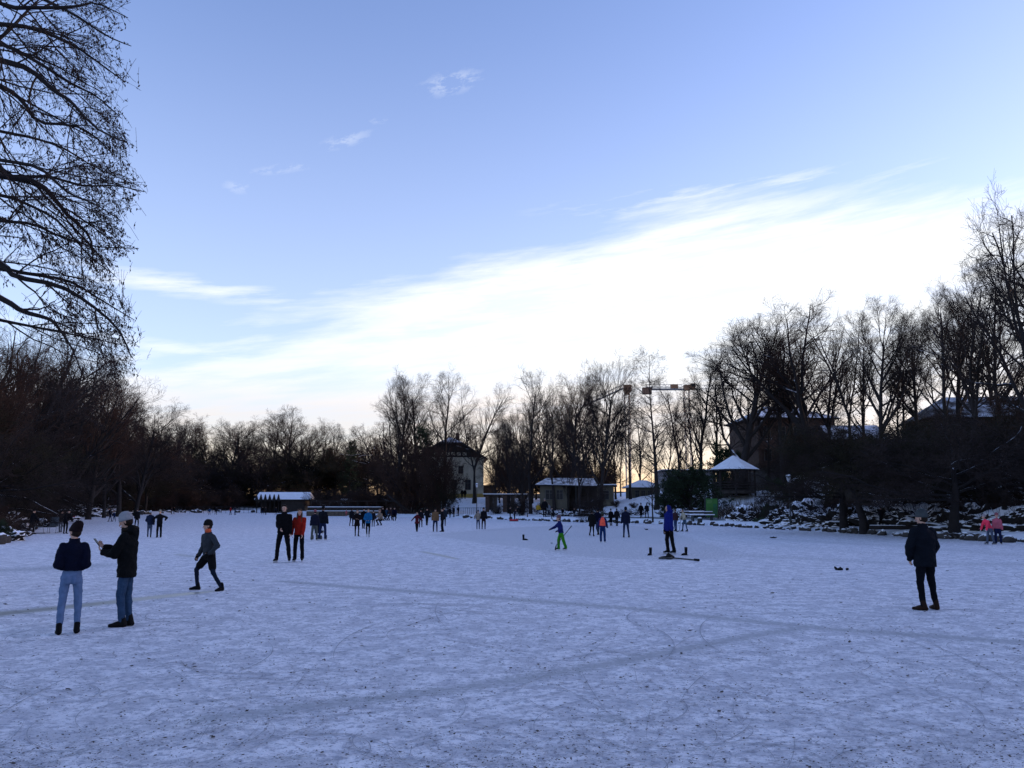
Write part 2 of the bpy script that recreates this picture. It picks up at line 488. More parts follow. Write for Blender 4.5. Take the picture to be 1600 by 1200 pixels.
def ice_mat():
    m, t, b = mat_base('trodden snow on ice')
    g = t.nodes.new('ShaderNodeNewGeometry')
    def mth(op, a, b_, clamp=False):
        n = t.nodes.new('ShaderNodeMath'); n.operation = op; n.use_clamp = clamp
        for i, s in enumerate((a, b_)):
            if isinstance(s, (int, float)): n.inputs[i].default_value = s
            else: t.links.new(s, n.inputs[i])
        return n.outputs[0]
    def noise(s, d=5, rough=0.6, vec=None, dist=0.0):
        n = t.nodes.new('ShaderNodeTexNoise'); n.inputs['Scale'].default_value = s; n.inputs['Detail'].default_value = d
        n.inputs['Roughness'].default_value = rough; n.inputs['Distortion'].default_value = dist
        t.links.new(vec or g.outputs['Position'], n.inputs['Vector']); return n.outputs[0]
    def mr(v, a, b_, c=0.0, d=1.0):
        n = t.nodes.new('ShaderNodeMapRange'); n.interpolation_type = 'SMOOTHSTEP'
        n.inputs['From Min'].default_value = a; n.inputs['From Max'].default_value = b_
        n.inputs['To Min'].default_value = c; n.inputs['To Max'].default_value = d
        t.links.new(v, n.inputs['Value']); return n.outputs[0]
    def mix(f, a, b_):
        n = t.nodes.new('ShaderNodeMix'); n.data_type = 'RGBA'
        if isinstance(f, float): n.inputs[0].default_value = f
        else: t.links.new(f, n.inputs[0])
        for k, s in ((6, a), (7, b_)):
            if isinstance(s, tuple): n.inputs[k].default_value = (*s, 1)
            else: t.links.new(s, n.inputs[k])
        return n.outputs[2]
    def stretch(ang, sx, sy):
        mp = t.nodes.new('ShaderNodeMapping'); mp.inputs['Rotation'].default_value = (0, 0, ang); mp.inputs['Scale'].default_value = (sx, sy, 1)
        t.links.new(g.outputs['Position'], mp.inputs['Vector']); return mp.outputs[0]
    cl = t.nodes.new('ShaderNodeAttribute'); cl.attribute_name = 'clear'
    we = t.nodes.new('ShaderNodeAttribute'); we.attribute_name = 'wet'
    nbig = noise(0.35, 4)                 # drifts
    nmid = noise(2.6, 8, 0.72)            # scuffed patches
    nfine = noise(11, 7, 0.7)
    ngrain = noise(55, 3, 0.6)
    nspk = noise(17, 4, 0.65, stretch(0.9, 1.0, 2.2))
    st1 = noise(1.0, 6, 0.7, stretch(0.35, 1.3, 7.0), 0.6)     # skate and sweep streaks in several directions
    st2 = noise(1.0, 6, 0.7, stretch(-0.5, 1.2, 8.0), 0.6)
    st3 = noise(1.0, 6, 0.7, stretch(1.1, 1.2, 9.0), 0.6)
    scuff = mth('MAXIMUM', mr(st1, 0.60, 0.74), mth('MAXIMUM', mr(st2, 0.62, 0.76), mr(st3, 0.64, 0.78)))
    c0 = mix(mr(nmid, 0.44, 0.57), (0.63, 0.62, 0.65), (0.90, 0.88, 0.90))
    c1 = mix(mth('MULTIPLY', mr(nfine, 0.50, 0.60), 0.80), c0, (0.38, 0.385, 0.44))
    c1 = mix(mth('MULTIPLY', mr(nspk, 0.58, 0.64), 0.8), c1, (0.20, 0.20, 0.24))
    c1 = mix(mth('MULTIPLY', scuff, 0.6), c1, (0.40, 0.42, 0.46))
    c1 = mix(mth('MULTIPLY', mr(nbig, 0.45, 0.75), 0.22), c1, (0.50, 0.51, 0.56))
    vv = mth('ADD', mth('MULTIPLY', cl.outputs['Fac'], 0.8), mth('ADD', mth('MULTIPLY', mth('SUBTRACT', nfine, 0.5), 2.0), mth('MULTIPLY', mth('SUBTRACT', nmid, 0.5), 1.5)))
    cfac = mth('MULTIPLY', mr(vv, 0.15, 0.75), mr(cl.outputs['Fac'], 0.0, 0.25))
    c2 = mix(mth('MULTIPLY', cfac, 0.85), c1, (0.34, 0.345, 0.36))
    c3 = mix(we.outputs['Fac'], c2, (0.30, 0.29, 0.25))
    t.links.new(c3, b.inputs['Base Color'])
    r1 = mth('SUBTRACT', 0.8, mth('MULTIPLY', cfac, 0.12))
    r2 = mth('SUBTRACT', r1, mth('MULTIPLY', we.outputs['Fac'], 0.52))
    t.links.new(r2, b.inputs['Roughness'])
    b.inputs['Specular IOR Level'].default_value = 0.22
    hgt = mth('ADD', mth('MULTIPLY', nmid, 0.6), mth('ADD', mth('MULTIPLY', nfine, 0.45), mth('MULTIPLY', ngrain, 0.16)))
    hgt = mth('SUBTRACT', hgt, mth('MULTIPLY', scuff, 0.12))
    bp = t.nodes.new('ShaderNodeBump'); bp.inputs['Distance'].default_value = 0.07
    t.links.new(mth('MULTIPLY', mth('SUBTRACT', 1.0, we.outputs['Fac'], True), mth('SUBTRACT', 1.0, mth('MULTIPLY', cfac, 0.7))), bp.inputs['Strength'])
    t.links.new(hgt, bp.inputs['Height']); t.links.new(bp.outputs[0], b.inputs['Normal'])
    return m
ice = np_mesh('frozen_pond', np.stack([X, Y, Zi], 1), F, ice_mat(), smooth=True)
tag(ice, kind='structure')
a1 = ice.data.attributes.new('clear', 'FLOAT', 'POINT'); a1.data.foreach_set('value', clear.astype(np.float32))
a2 = ice.data.attributes.new('wet', 'FLOAT', 'POINT'); a2.data.foreach_set('value', wet.astype(np.float32))

# ================================================================== TREES
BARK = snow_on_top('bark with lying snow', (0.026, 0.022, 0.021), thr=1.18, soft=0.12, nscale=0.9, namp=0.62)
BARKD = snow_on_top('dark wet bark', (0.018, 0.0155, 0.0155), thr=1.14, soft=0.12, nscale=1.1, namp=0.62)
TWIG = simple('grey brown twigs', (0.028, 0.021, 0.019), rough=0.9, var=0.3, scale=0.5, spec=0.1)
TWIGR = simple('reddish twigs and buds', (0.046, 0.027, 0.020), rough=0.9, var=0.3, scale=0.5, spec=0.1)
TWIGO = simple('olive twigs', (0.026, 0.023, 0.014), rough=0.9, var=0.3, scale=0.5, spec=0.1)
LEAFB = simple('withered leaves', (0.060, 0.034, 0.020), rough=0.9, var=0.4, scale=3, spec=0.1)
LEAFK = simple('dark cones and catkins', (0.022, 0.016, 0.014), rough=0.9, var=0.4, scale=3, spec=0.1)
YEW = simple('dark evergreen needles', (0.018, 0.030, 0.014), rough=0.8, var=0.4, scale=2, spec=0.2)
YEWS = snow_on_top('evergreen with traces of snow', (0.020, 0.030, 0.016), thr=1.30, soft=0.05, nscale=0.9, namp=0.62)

def norm(v): return v / (np.linalg.norm(v, axis=-1, keepdims=True) + 1e-9)
def tubes_np(P, Rd, k):
    """P (B,S,3), Rd (B,S) -> V, F of k-sided tubes"""
    B, S, _ = P.shape
    T = np.empty_like(P)
    T[:, 1:-1] = P[:, 2:] - P[:, :-2] if S > 2 else T[:, 1:-1]
    T[:, 0] = P[:, 1] - P[:, 0]; T[:, -1] = P[:, -1] - P[:, -2]
    T = norm(T)
    ref = np.where(np.abs(T[..., 2:3]) < 0.9, np.array([0, 0, 1.0]), np.array([1.0, 0, 0]))
    A = norm(np.cross(T, ref)); Bv = np.cross(T, A)
    w = np.arange(k) * 2 * math.pi / k
    V = P[:, :, None, :] + Rd[:, :, None, None] * (A[:, :, None, :] * np.cos(w)[None, None, :, None] + Bv[:, :, None, :] * np.sin(w)[None, None, :, None])
    idx = np.arange(B * S * k).reshape(B, S, k)
    a = idx[:, :-1, :]; b = idx[:, 1:, :]
    F = np.stack([a, np.roll(a, -1, 2), np.roll(b, -1, 2), b], -1).reshape(-1, 4)
    return V.reshape(-1, 3), F
def merge(parts):
    Vs = []; Fs = {}; o = 0
    for V, F in parts:
        Vs.append(V)
        Fs.setdefault(F.shape[1], []).append(F + o); o += len(V)
    return np.concatenate(Vs), [np.concatenate(f) for f in Fs.values()]
def spawn(rng, P, Rd, n, t0, t1, ang, angv, length, lvar, S, wander, up, rr, tip=0.35, shrink=0.5, maxr=None, floor=None):
    """children of branches P: n each between fractions t0..t1"""
    B, SP, _ = P.shape
    pi = np.repeat(np.arange(B), n)
    m = len(pi)
    t = t0 + (t1 - t0) * ((np.tile(np.arange(n), B) + rng.uniform(0, 1, m)) / n)
    f = t * (SP - 1); i = np.minimum(f.astype(int), SP - 2); fr = (f - i)[:, None]
    st = P[pi, i] * (1 - fr) + P[pi, i + 1] * fr
    tg = norm(P[pi, i + 1] - P[pi, i])
    r0 = (Rd[pi, i] * (1 - fr[:, 0]) + Rd[pi, i + 1] * fr[:, 0])
    rnd = norm(rng.normal(size=(m, 3)))
    perp = norm(np.cross(tg, rnd))
    a = np.radians(ang + angv * rng.normal(size=m))[:, None]
    d = norm(tg * np.cos(a) + perp * np.sin(a))
    Ln = length * (1 - shrink * (t - t0) / max(t1 - t0, 1e-6)) * rng.uniform(1 - lvar, 1 + lvar, m)
    if isinstance(length, np.ndarray): pass
    out = np.empty((m, S, 3)); out[:, 0] = st
    for s in range(1, S):
        d = norm(d + wander * rng.normal(size=(m, 3)) + np.array([0, 0, up]))
        out[:, s] = out[:, s - 1] + d * (Ln / (S - 1))[:, None]
    if floor is not None: out[..., 2] = np.maximum(out[..., 2], floor)
    rs_ = np.minimum(r0 * rr, maxr if maxr else 9)[:, None] * np.linspace(1, tip, S)[None]
    return out, rs_
def leaves_np(rng, P, n, size, spread, elong=1.0, droop=0.0):
    """n small two-triangle leaves round random points of branches P"""
    B, S, _ = P.shape
    m = B * n
    pi = np.repeat(np.arange(B), n); t = rng.uniform(0.3, 1, m) * (S - 1); i = np.minimum(t.astype(int), S - 2); fr = (t - i)[:, None]
    c = P[pi, i] * (1 - fr) + P[pi, i + 1] * fr + rng.normal(size=(m, 3)) * spread
    c[:, 2] -= droop * rng.uniform(0, 1, m)
    u = norm(rng.normal(size=(m, 3)) + np.array([0, 0, -2.0 * (elong > 1)])); v = norm(np.cross(u, rng.normal(size=(m, 3))))
    s = (size * rng.uniform(0.6, 1.4, m))[:, None]
    V = np.stack([c - u * s * elong, c + v * s * 0.6, c + u * s * elong, c - v * s * 0.6], 1).reshape(-1, 3)
    F = np.arange(m * 4).reshape(m, 4)
    return V, F

def make_trunk(rng, H, r, S=10, wander=0.04, lean=(0, 0)):
    p = np.zeros((1, S, 3)); d = np.array([lean[0], lean[1], 1.0])
    for s in range(1, S):
        d = norm(d + wander * rng.normal(size=3) + np.array([0, 0, 0.05]))
        p[0, s] = p[0, s - 1] + d * H / (S - 1)
    p[0, 0, 2] = -0.5
    rad = r * np.linspace(1, 0.28, S)[None]; rad[0, 0] *= 1.35
    return p, rad

def tree_mesh(kind, seed):
    """unit: metres, nominal height 20. returns [(part, V, F, material)]"""
    rng = np.random.default_rng(seed)
    tr = []; cr = []; lv = []
    if kind == 'broom':            # ascending limbs, rounded fine crown (lime, hornbeam)
        T, TR = make_trunk(rng, 15, 0.38, wander=0.05)
        tr.append(tubes_np(T, TR, 9))
        a, ar = spawn(rng, T, TR, 21, 0.17, 1.0, 44, 8, 10.0, 0.2, 8, 0.10, 0.085, 0.58, 0.3, shrink=0.52)
        tr.append(tubes_np(a, ar, 6))
        b, br = spawn(rng, a, ar, 8, 0.25, 1.0, 36, 10, 3.7, 0.3, 5, 0.12, 0.06, 0.6, 0.4)
        c, c_ = spawn(rng, b, br, 7, 0.2, 1.0, 38, 10, 1.6, 0.3, 4, 0.14, 0.04, 0.65, 0.45, maxr=0.03)
        d, d_ = spawn(rng, c, c_, 7, 0.2, 1.0, 44, 12, 0.8, 0.3, 3, 0.12, 0.03, 0.6, 0.6, maxr=0.013)
        cr += [tubes_np(b, br, 4), tubes_np(c, c_, 3), tubes_np(d, np.maximum(d_, 0.0075), 3)]
    elif kind == 'oak':            # several heavy crooked limbs
        T, TR = make_trunk(rng, 7, 0.55, S=7, wander=0.05)
        TR[0, -1] = 0.30
        tr.append(tubes_np(T, TR, 10))
        a, ar = spawn(rng, T, TR, 8, 0.45, 1.0, 34, 8, 12.5, 0.12, 10, 0.13, 0.10, 0.72, 0.22, shrink=0.1)
        tr.append(tubes_np(a, ar, 7))
        b, br = spawn(rng, a, ar, 10, 0.18, 1.0, 46, 12, 5.2, 0.3, 7, 0.19, 0.07, 0.58, 0.35, shrink=0.55)
        tr.append(tubes_np(b, br, 5))
        c, c_ = spawn(rng, b, br, 8, 0.2, 1.0, 45, 14, 2.0, 0.3, 5, 0.2, 0.04, 0.6, 0.4, maxr=0.045)
        d, d_ = spawn(rng, c, c_, 7, 0.2, 1.0, 45, 14, 0.85, 0.3, 3, 0.2, 0.03, 0.6, 0.5, maxr=0.014)
        cr += [tubes_np(c, c_, 4), tubes_np(d, np.maximum(d_, 0.0075), 3)]
    elif kind == 'forked':         # trunk splitting low into two or three leaders
        T, TR = make_trunk(rng, 6.0, 0.42, S=6, wander=0.06)
        TR[0, -1] = 0.28
        tr.append(tubes_np(T, TR, 9))
        a, ar = spawn(rng, T, TR, 3, 0.75, 1.0, 17, 4, 13.0, 0.1, 10, 0.07, 0.05, 0.8, 0.2, shrink=0.0)
        tr.append(tubes_np(a, ar, 7))
        b, br = spawn(rng, a, ar, 19, 0.03, 1.0, 48, 9, 5.4, 0.25, 6, 0.13, 0.10, 0.55, 0.3, shrink=0.5)
        tr.append(tubes_np(b, br, 5))
        c, c_ = spawn(rng, b, br, 9, 0.15, 1.0, 40, 12, 1.8, 0.3, 4, 0.15, 0.05, 0.6, 0.4, maxr=0.03)
        d, d_ = spawn(rng, c, c_, 6, 0.2, 1.0, 40, 12, 0.8, 0.3, 3, 0.15, 0.04, 0.6, 0.5, maxr=0.013)
        cr += [tubes_np(c, c_, 3), tubes_np(d, np.maximum(d_, 0.0075), 3)]
    elif kind == 'alder':          # straight leader, narrow cone, small cones at the twig ends
        T, TR = make_trunk(rng, 19.3, 0.27, S=14, wander=0.02)
        TR = TR * np.linspace(1, 0.25, 14)[None]
        tr.append(tubes_np(T, TR, 8))
        a, ar = spawn(rng, T, TR, 46, 0.22, 0.99, 58, 8, 4.6, 0.22, 6, 0.09, 0.04, 0.5, 0.3, shrink=0.72, maxr=0.07)
        tr.append(tubes_np(a, ar, 5))
        b, br = spawn(rng, a, ar, 9, 0.2, 1.0, 42, 10, 1.7, 0.3, 4, 0.13, 0.0, 0.6, 0.4, maxr=0.02)
        c, c_ = spawn(rng, b, br, 7, 0.2, 1.0, 42, 10, 0.7, 0.3, 3, 0.15, -0.02, 0.6, 0.5, maxr=0.011)
        cr += [tubes_np(b, br, 3), tubes_np(c, np.maximum(c_, 0.005), 3)]
        lv.append(leaves_np(rng, c, 1, 0.045, 0.04))
    elif kind == 'slender':        # open, sparse, long whippy limbs (birch, ash)
        T, TR = make_trunk(rng, 16.5, 0.26, S=12, wander=0.05)
        tr.append(tubes_np(T, TR, 8))
        a, ar = spawn(rng, T, TR, 22, 0.20, 1.0, 40, 8, 7.0, 0.25, 8, 0.09, 0.08, 0.55, 0.25, shrink=0.5)
        tr.append(tubes_np(a, ar, 5))
        b, br = spawn(rng, a, ar, 8, 0.3, 1.0, 34, 10, 2.3, 0.3, 5, 0.13, 0.05, 0.6, 0.4, maxr=0.03)
        c, c_ = spawn(rng, b, br, 8, 0.2, 1.0, 40, 10, 1.1, 0.3, 4, 0.13, 0.02, 0.6, 0.5, maxr=0.014)
        d, d_ = spawn(rng, c, c_, 4, 0.2, 1.0, 36, 10, 0.5, 0.3, 3, 0.13, 0.02, 0.6, 0.6, maxr=0.01)
        cr += [tubes_np(b, br, 4), tubes_np(c, c_, 3), tubes_np(d, np.maximum(d_, 0.005), 3)]
    elif kind in ('spread', 'canopy'):
        lo_, fl_ = (.22, .4) if kind == 'spread' else (.5, 2.3)
        #        # low wide tangled crown of drooping boughs, nominal height 8
        T, TR = make_trunk(rng, 4.6, 0.26, S=6, wander=0.10)
        tr.append(tubes_np(T, TR, 8))
        a, ar = spawn(rng, T, TR, 16, lo_, 1.0, 58, 14, 5.6, 0.25, 9, 0.13, -0.005, 0.55, 0.25, shrink=0.35, floor=fl_)
        tr.append(tubes_np(a, ar, 6))
        b, br = spawn(rng, a, ar, 11, 0.1, 1.0, 50, 14, 2.3, 0.3, 6, 0.16, -0.03, 0.6, 0.35, maxr=0.045, floor=fl_*.9)
        c, c_ = spawn(rng, b, br, 9, 0.1, 1.0, 45, 14, 1.0, 0.3, 4, 0.17, -0.05, 0.6, 0.5, maxr=0.018, floor=fl_*.85)
        d, d_ = spawn(rng, c, c_, 5, 0.2, 1.0, 42, 14, 0.5, 0.3, 3, 0.17, -0.05, 0.6, 0.6, maxr=0.010, floor=fl_*.8)
        cr += [tubes_np(b, br, 4), tubes_np(c, c_, 3), tubes_np(d, np.maximum(d_, 0.005), 3)]
        lv.append(leaves_np(rng, c, 4, 0.05, 0.10))
    elif kind == 'thicket':        # many stemmed shrub, nominal height 4
        n = 16
        T = np.zeros((n, 6, 3)); ang = rng.uniform(0, 6.28, n); tl = np.radians(rng.uniform(5, 52, n))
        d0 = np.stack([np.cos(ang) * np.sin(tl), np.sin(ang) * np.sin(tl), np.cos(tl)], 1)
        T[:, 0] = rng.normal(size=(n, 3)) * [0.3, 0.3, 0]; T[:, 0, 2] = -0.2
        dd_ = d0
        for s in range(1, 6):
            dd_ = norm(dd_ + 0.1 * rng.normal(size=(n, 3))); T[:, s] = T[:, s - 1] + dd_ * rng.uniform(0.6, 0.95, (n, 1))
        TR = np.linspace(0.04, 0.015, 6)[None].repeat(n, 0)
        tr.append(tubes_np(T, TR, 5))
        b, br = spawn(rng, T, TR, 14, 0.1, 1.0, 42, 14, 1.4, 0.3, 5, 0.16, 0.02, 0.6, 0.4)
        c, c_ = spawn(rng, b, br, 9, 0.1, 1.0, 42, 14, 0.65, 0.3, 4, 0.17, 0.0, 0.7, 0.5, maxr=0.012)
        d, d_ = spawn(rng, c, c_, 3, 0.1, 1.0, 42, 14, 0.3, 0.3, 3, 0.17, 0.0, 0.7, 0.5, maxr=0.009)
        cr += [tubes_np(b, br, 3), tubes_np(c, np.maximum(c_, 0.006), 3), tubes_np(d, np.maximum(d_, 0.0075), 3)]
        lv.append(leaves_np(rng, c, 3, 0.04, 0.07))
    elif kind == 'yew':            # dense broad evergreen, nominal height 5
        T, TR = make_trunk(rng, 3.6, 0.16, S=6, wander=0.08)
        tr.append(tubes_np(T, TR, 7))
        a, ar = spawn(rng, T, TR, 26, 0.03, 1.0, 60, 16, 2.7, 0.25, 6, 0.12, 0.03, 0.5, 0.3, shrink=0.3, floor=0.2)
        tr.append(tubes_np(a, ar, 4))
        b, br = spawn(rng, a, ar, 12, 0.1, 1.0, 45, 12, 1.2, 0.3, 4, 0.15, 0.02, 0.6, 0.4, floor=0.1)
        c, c_ = spawn(rng, b, br, 6, 0.1, 1.0, 45, 12, 0.5, 0.3, 3, 0.15, 0.0, 0.6, 0.4, floor=0.1)
        cr += [tubes_np(b, br, 3)]
        lv.append(leaves_np(rng, c, 14, 0.055, 0.06))
    elif kind == 'fir':            # dark narrow conifer, nominal height 12
        T, TR = make_trunk(rng, 12, 0.2, S=10, wander=0.015)
        TR = TR * np.linspace(1, 0.2, 10)[None]
        tr.append(tubes_np(T, TR, 7))
        a, ar = spawn(rng, T, TR, 70, 0.04, 0.99, 82, 6, 2.6, 0.2, 5, 0.06, -0.01, 0.4, 0.3, shrink=0.9, maxr=0.05)
        b, br = spawn(rng, a, ar, 12, 0.1, 1.0, 50, 10, 0.85, 0.3, 3, 0.1, -0.05, 0.6, 0.4, shrink=0.4)
        cr += [tubes_np(a, ar, 4), tubes_np(b, br, 3)]
        lv.append(leaves_np(rng, b, 16, 0.07, 0.09))
    return tr, cr, lv

SPECIES = {}
def species(key, kind, seed, name, tw, bark, leafm=None, nominal=20.0):
    tr, cr, lv = tree_mesh(kind, seed)
    e = empty(name, (0, 0, 0))
    V, F = merge(tr); t = np_mesh('trunk', V, F, bark, e, smooth=True)
    if kind in ('yew', 'fir'):
        V2, F2 = merge(lv); c = np_mesh('crown', V2, F2, leafm or YEW, e)
        V3, F3 = merge(cr); np_mesh('branch', V3, F3, bark, e)
    else:
        V2, F2 = merge(cr + (lv if lv else []))
        c = np_mesh('crown', V2, F2, tw, e)
    zmax = np.percentile(V2[:, 2], 99.6)
    # lateral extent holding most of the crown
    wx = np.percentile(np.abs(V2[:, 0]), 98)
    SPECIES[key] = dict(root=e, h=zmax, w=wx, used=False)
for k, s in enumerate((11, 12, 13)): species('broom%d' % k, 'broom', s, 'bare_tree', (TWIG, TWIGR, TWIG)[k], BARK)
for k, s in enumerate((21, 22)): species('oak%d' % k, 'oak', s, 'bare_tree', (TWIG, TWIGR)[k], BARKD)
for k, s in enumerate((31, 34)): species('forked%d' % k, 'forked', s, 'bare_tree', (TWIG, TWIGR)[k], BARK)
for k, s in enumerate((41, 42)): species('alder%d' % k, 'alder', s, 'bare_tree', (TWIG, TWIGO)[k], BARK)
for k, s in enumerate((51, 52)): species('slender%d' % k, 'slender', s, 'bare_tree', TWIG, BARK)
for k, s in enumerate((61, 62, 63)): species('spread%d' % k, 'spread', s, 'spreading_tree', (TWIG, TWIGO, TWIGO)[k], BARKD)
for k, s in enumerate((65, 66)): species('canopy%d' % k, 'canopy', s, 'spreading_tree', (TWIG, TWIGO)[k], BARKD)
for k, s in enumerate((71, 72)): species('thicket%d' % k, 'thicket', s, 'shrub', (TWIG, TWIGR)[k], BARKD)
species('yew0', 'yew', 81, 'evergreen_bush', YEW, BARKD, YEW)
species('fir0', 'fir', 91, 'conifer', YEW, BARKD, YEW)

trng = random.Random(5)
def plant(key, px, D, top, label, group=None, cat='tree', wscale=1.0, x=None, base=None, sink=0.0):
    """one tree: photo column, distance, photo row of its top"""
    X_ = azx(px, D) if x is None else x
    zb = gz(X_, D) - sink if base is None else base
    h = at(px, top, D).z - zb
    sp = SPECIES[key]; s = h / sp['h']
    sw = s * wscale
    loc = (X_, D, zb); rz = trng.uniform(0, 6.28)
    if not sp['used']:
        o = sp['root']; sp['used'] = True
        o.location = loc; o.rotation_euler = (0, 0, rz); o.scale = (sw, sw, s)
        tag(o, label, cat, group)
    else:
        o = copy_tree(sp['root'], loc, rz, (sw, sw, s), label, group, cat)
        if not group and 'group' in o: del o['group']
    return o

G_HILL = 'bare trees along the hill top on the right'
G_MID = 'bare trees behind the pavilions'
G_FAR = 'bare trees of the far wood beyond the pond'
G_LEFT = 'bare trees of the wood on the left bank'
G_VIL = 'tall bare trees beside the villa'
# hill on the right
plant('oak0', 1632, 47, 292, 'tallest tree at the right edge, with withered brown leaves still on its twigs', G_HILL, wscale=.62)
plant('forked0', 1527, 66, 420, 'bare tree with a low wide fork left of the tallest edge tree', G_HILL, wscale=1.1)
plant('slender0', 1487, 74, 436, 'slender pale-barked tree just left of the wide-forked tree', G_HILL)
plant('broom1', 1440, 84, 482, 'fine-twigged round tree between the slender pale tree and the forked pair', G_HILL, wscale=.9)
plant('broom0', 1381, 82, 464, 'upright broom-shaped tree above the small snowy roof on the hill', G_HILL, wscale=.85)
plant('forked1', 1333, 86, 470, 'forked tree between the broom-shaped tree and the heavy-limbed oak', G_HILL, wscale=.8)
plant('oak1', 1272, 90, 452, 'heavy-limbed oak in front of the dark brick building on the hill', G_HILL, wscale=1.05)
plant('slender1', 1222, 96, 520, 'thin tree leaning over the left end of the brick building roof', G_HILL)
plant('broom2', 1160, 100, 500, 'large fan-shaped bare tree directly behind the gazebo', G_HILL, wscale=1.35)
plant('slender0', 1098, 108, 540, 'slim tree left of the large fan-shaped tree', G_HILL, wscale=1.1)
plant('oak0', 1705, 62, 330, 'tree beyond the right edge whose boughs reach into the picture', G_HILL)
plant('alder1', 1465, 110, 520, 'alder standing behind the long snowy roof on the hill', G_HILL)
plant('broom1', 1560, 100, 470, 'round bare tree rising behind the long snowy roof', G_HILL)
plant('slender1', 1410, 105, 560, 'thin bare tree seen between the two hill roofs', G_HILL)
plant('alder0', 1310, 112, 560, 'thin alder behind the heavy-limbed oak', G_HILL)
plant('alder1', 1190, 125, 590, 'small alder to the left of the brick building wall', G_HILL)
for px, D, top, key, lb in [(1124, 108, 566, 'slender1', 'thin tree just left of the fan-shaped tree behind the gazebo'), (1203, 104, 548, 'alder0', 'alder between the fan-shaped tree and the brick building'),
        (1246, 112, 505, 'broom1', 'broom-shaped tree behind the roof of the brick building'), (1303, 102, 492, 'forked0', 'forked tree crowding the heavy-limbed oak on its right'),
        (1356, 98, 500, 'slender0', 'slender tree left of the broom-shaped tree on the hill'), (1418, 88, 500, 'alder1', 'dense alder right of the broom-shaped tree on the hill'),
        (1508, 84, 455, 'broom2', 'fine-twigged tree filling the gap beside the wide-forked tree'), (1572, 72, 400, 'slender1', 'tall thin tree left of the tallest edge tree')]:
    plant(key, px, D, top, lb, G_HILL, wscale=.95)
# middle group behind the pavilions
plant('alder0', 1026, 100, 543, 'alder with a narrow crown left of the orange crane', G_MID, wscale=1.15)
plant('slender0', 1062, 112, 590, 'thin tree in front of the crane mast', G_MID)
plant('broom2', 938, 108, 562, 'tall round-crowned tree behind the middle of the pavilion', G_MID, wscale=.68)
plant('broom1', 893, 116, 570, 'reddish round-topped tree left of the tallest pavilion tree', G_MID, wscale=.85)
plant('forked0', 866, 112, 590, 'dense forked tree above the pavilion left end', G_MID, wscale=.75)
plant('slender1', 829, 116, 576, 'airy tree at the left of the pavilion group', G_MID, wscale=.95)
plant('slender0', 795, 122, 628, 'low thin tree at the left end of the pavilion group', G_MID)
plant('alder1', 985, 118, 590, 'bare alder in front of the luffing crane', G_MID, wscale=.9)
plant('broom0', 915, 126, 600, 'small-crowned tree standing behind the round-crowned pair', G_MID, wscale=.7)
plant('slender1', 1002, 130, 640, 'short thin tree between the alder and the crane', G_MID)
plant('slender0', 1045, 128, 650, 'low thin tree below the crane jib', G_MID)
plant('slender1', 1083, 122, 620, 'thin stem right of the crane mast', G_MID)
for k, (px, D, top) in enumerate([(818, 112, 696), (888, 112, 700), (958, 114, 694), (800, 118, 680), (1070, 118, 700), (848, 135, 615), (880, 140, 620), (905, 138, 628), (930, 142, 620), (962, 134, 618), (812, 140, 640), (970, 145, 640), (780, 145, 650), (838, 150, 650)]):
    plant(('broom0', 'slender0', 'alder0', 'forked1', 'broom1')[k % 5], px, D, top, 'thin bare tree in the close row behind the pavilions', G_MID + ', back row', wscale=.6)
for k in range(14):
    plant(('broom1', 'spread1', 'alder1', 'thicket1')[k % 4], 782 + k * 13.5 + trng.uniform(-4, 4), 138 + trng.uniform(-6, 10), 708 + trng.uniform(-12, 14), 'low dark tree in the hedge-like row behind the pavilion roof', 'low trees behind the pavilion', wscale=.9)
# villa
plant('slender1', 694, 140, 578, 'tall open-crowned tree rising directly above the villa roof', G_VIL, wscale=1.1)
plant('forked1', 741, 138, 592, 'bare tree with two bending leaders right of the villa roof', G_VIL, wscale=.8)
plant('broom0', 722, 158, 642, 'fine round reddish tree behind the villa', G_VIL, wscale=1.0)
plant('broom2', 620, 140, 588, 'leftmost tall tree of the villa group, with a dense dark crown', G_VIL, wscale=.85)
plant('slender0', 652, 142, 583, 'tall airy tree between the dense dark tree and the villa', G_VIL)
plant('fir0', 659, 128, 667, 'dark pointed conifer in front of the villa', None, 'conifer', wscale=1.25)
plant('thicket1', 643, 124, 684, 'brown hanging-branched tree left of the pointed conifer', 'brown weeping trees before the villa', wscale=.62)
plant('thicket1', 682, 120, 702, 'brown hanging-branched tree hiding the villa left wall', 'brown weeping trees before the villa', wscale=.60)
plant('broom1', 772, 128, 660, 'small reddish tree right of the villa', None, wscale=.9)
plant('broom1', 795, 120, 690, 'low reddish tree over the white-topped pergola', None, wscale=1.0)
plant('spread1', 700, 118, 745, 'low drooping tree at the villa foot', None, wscale=.6)
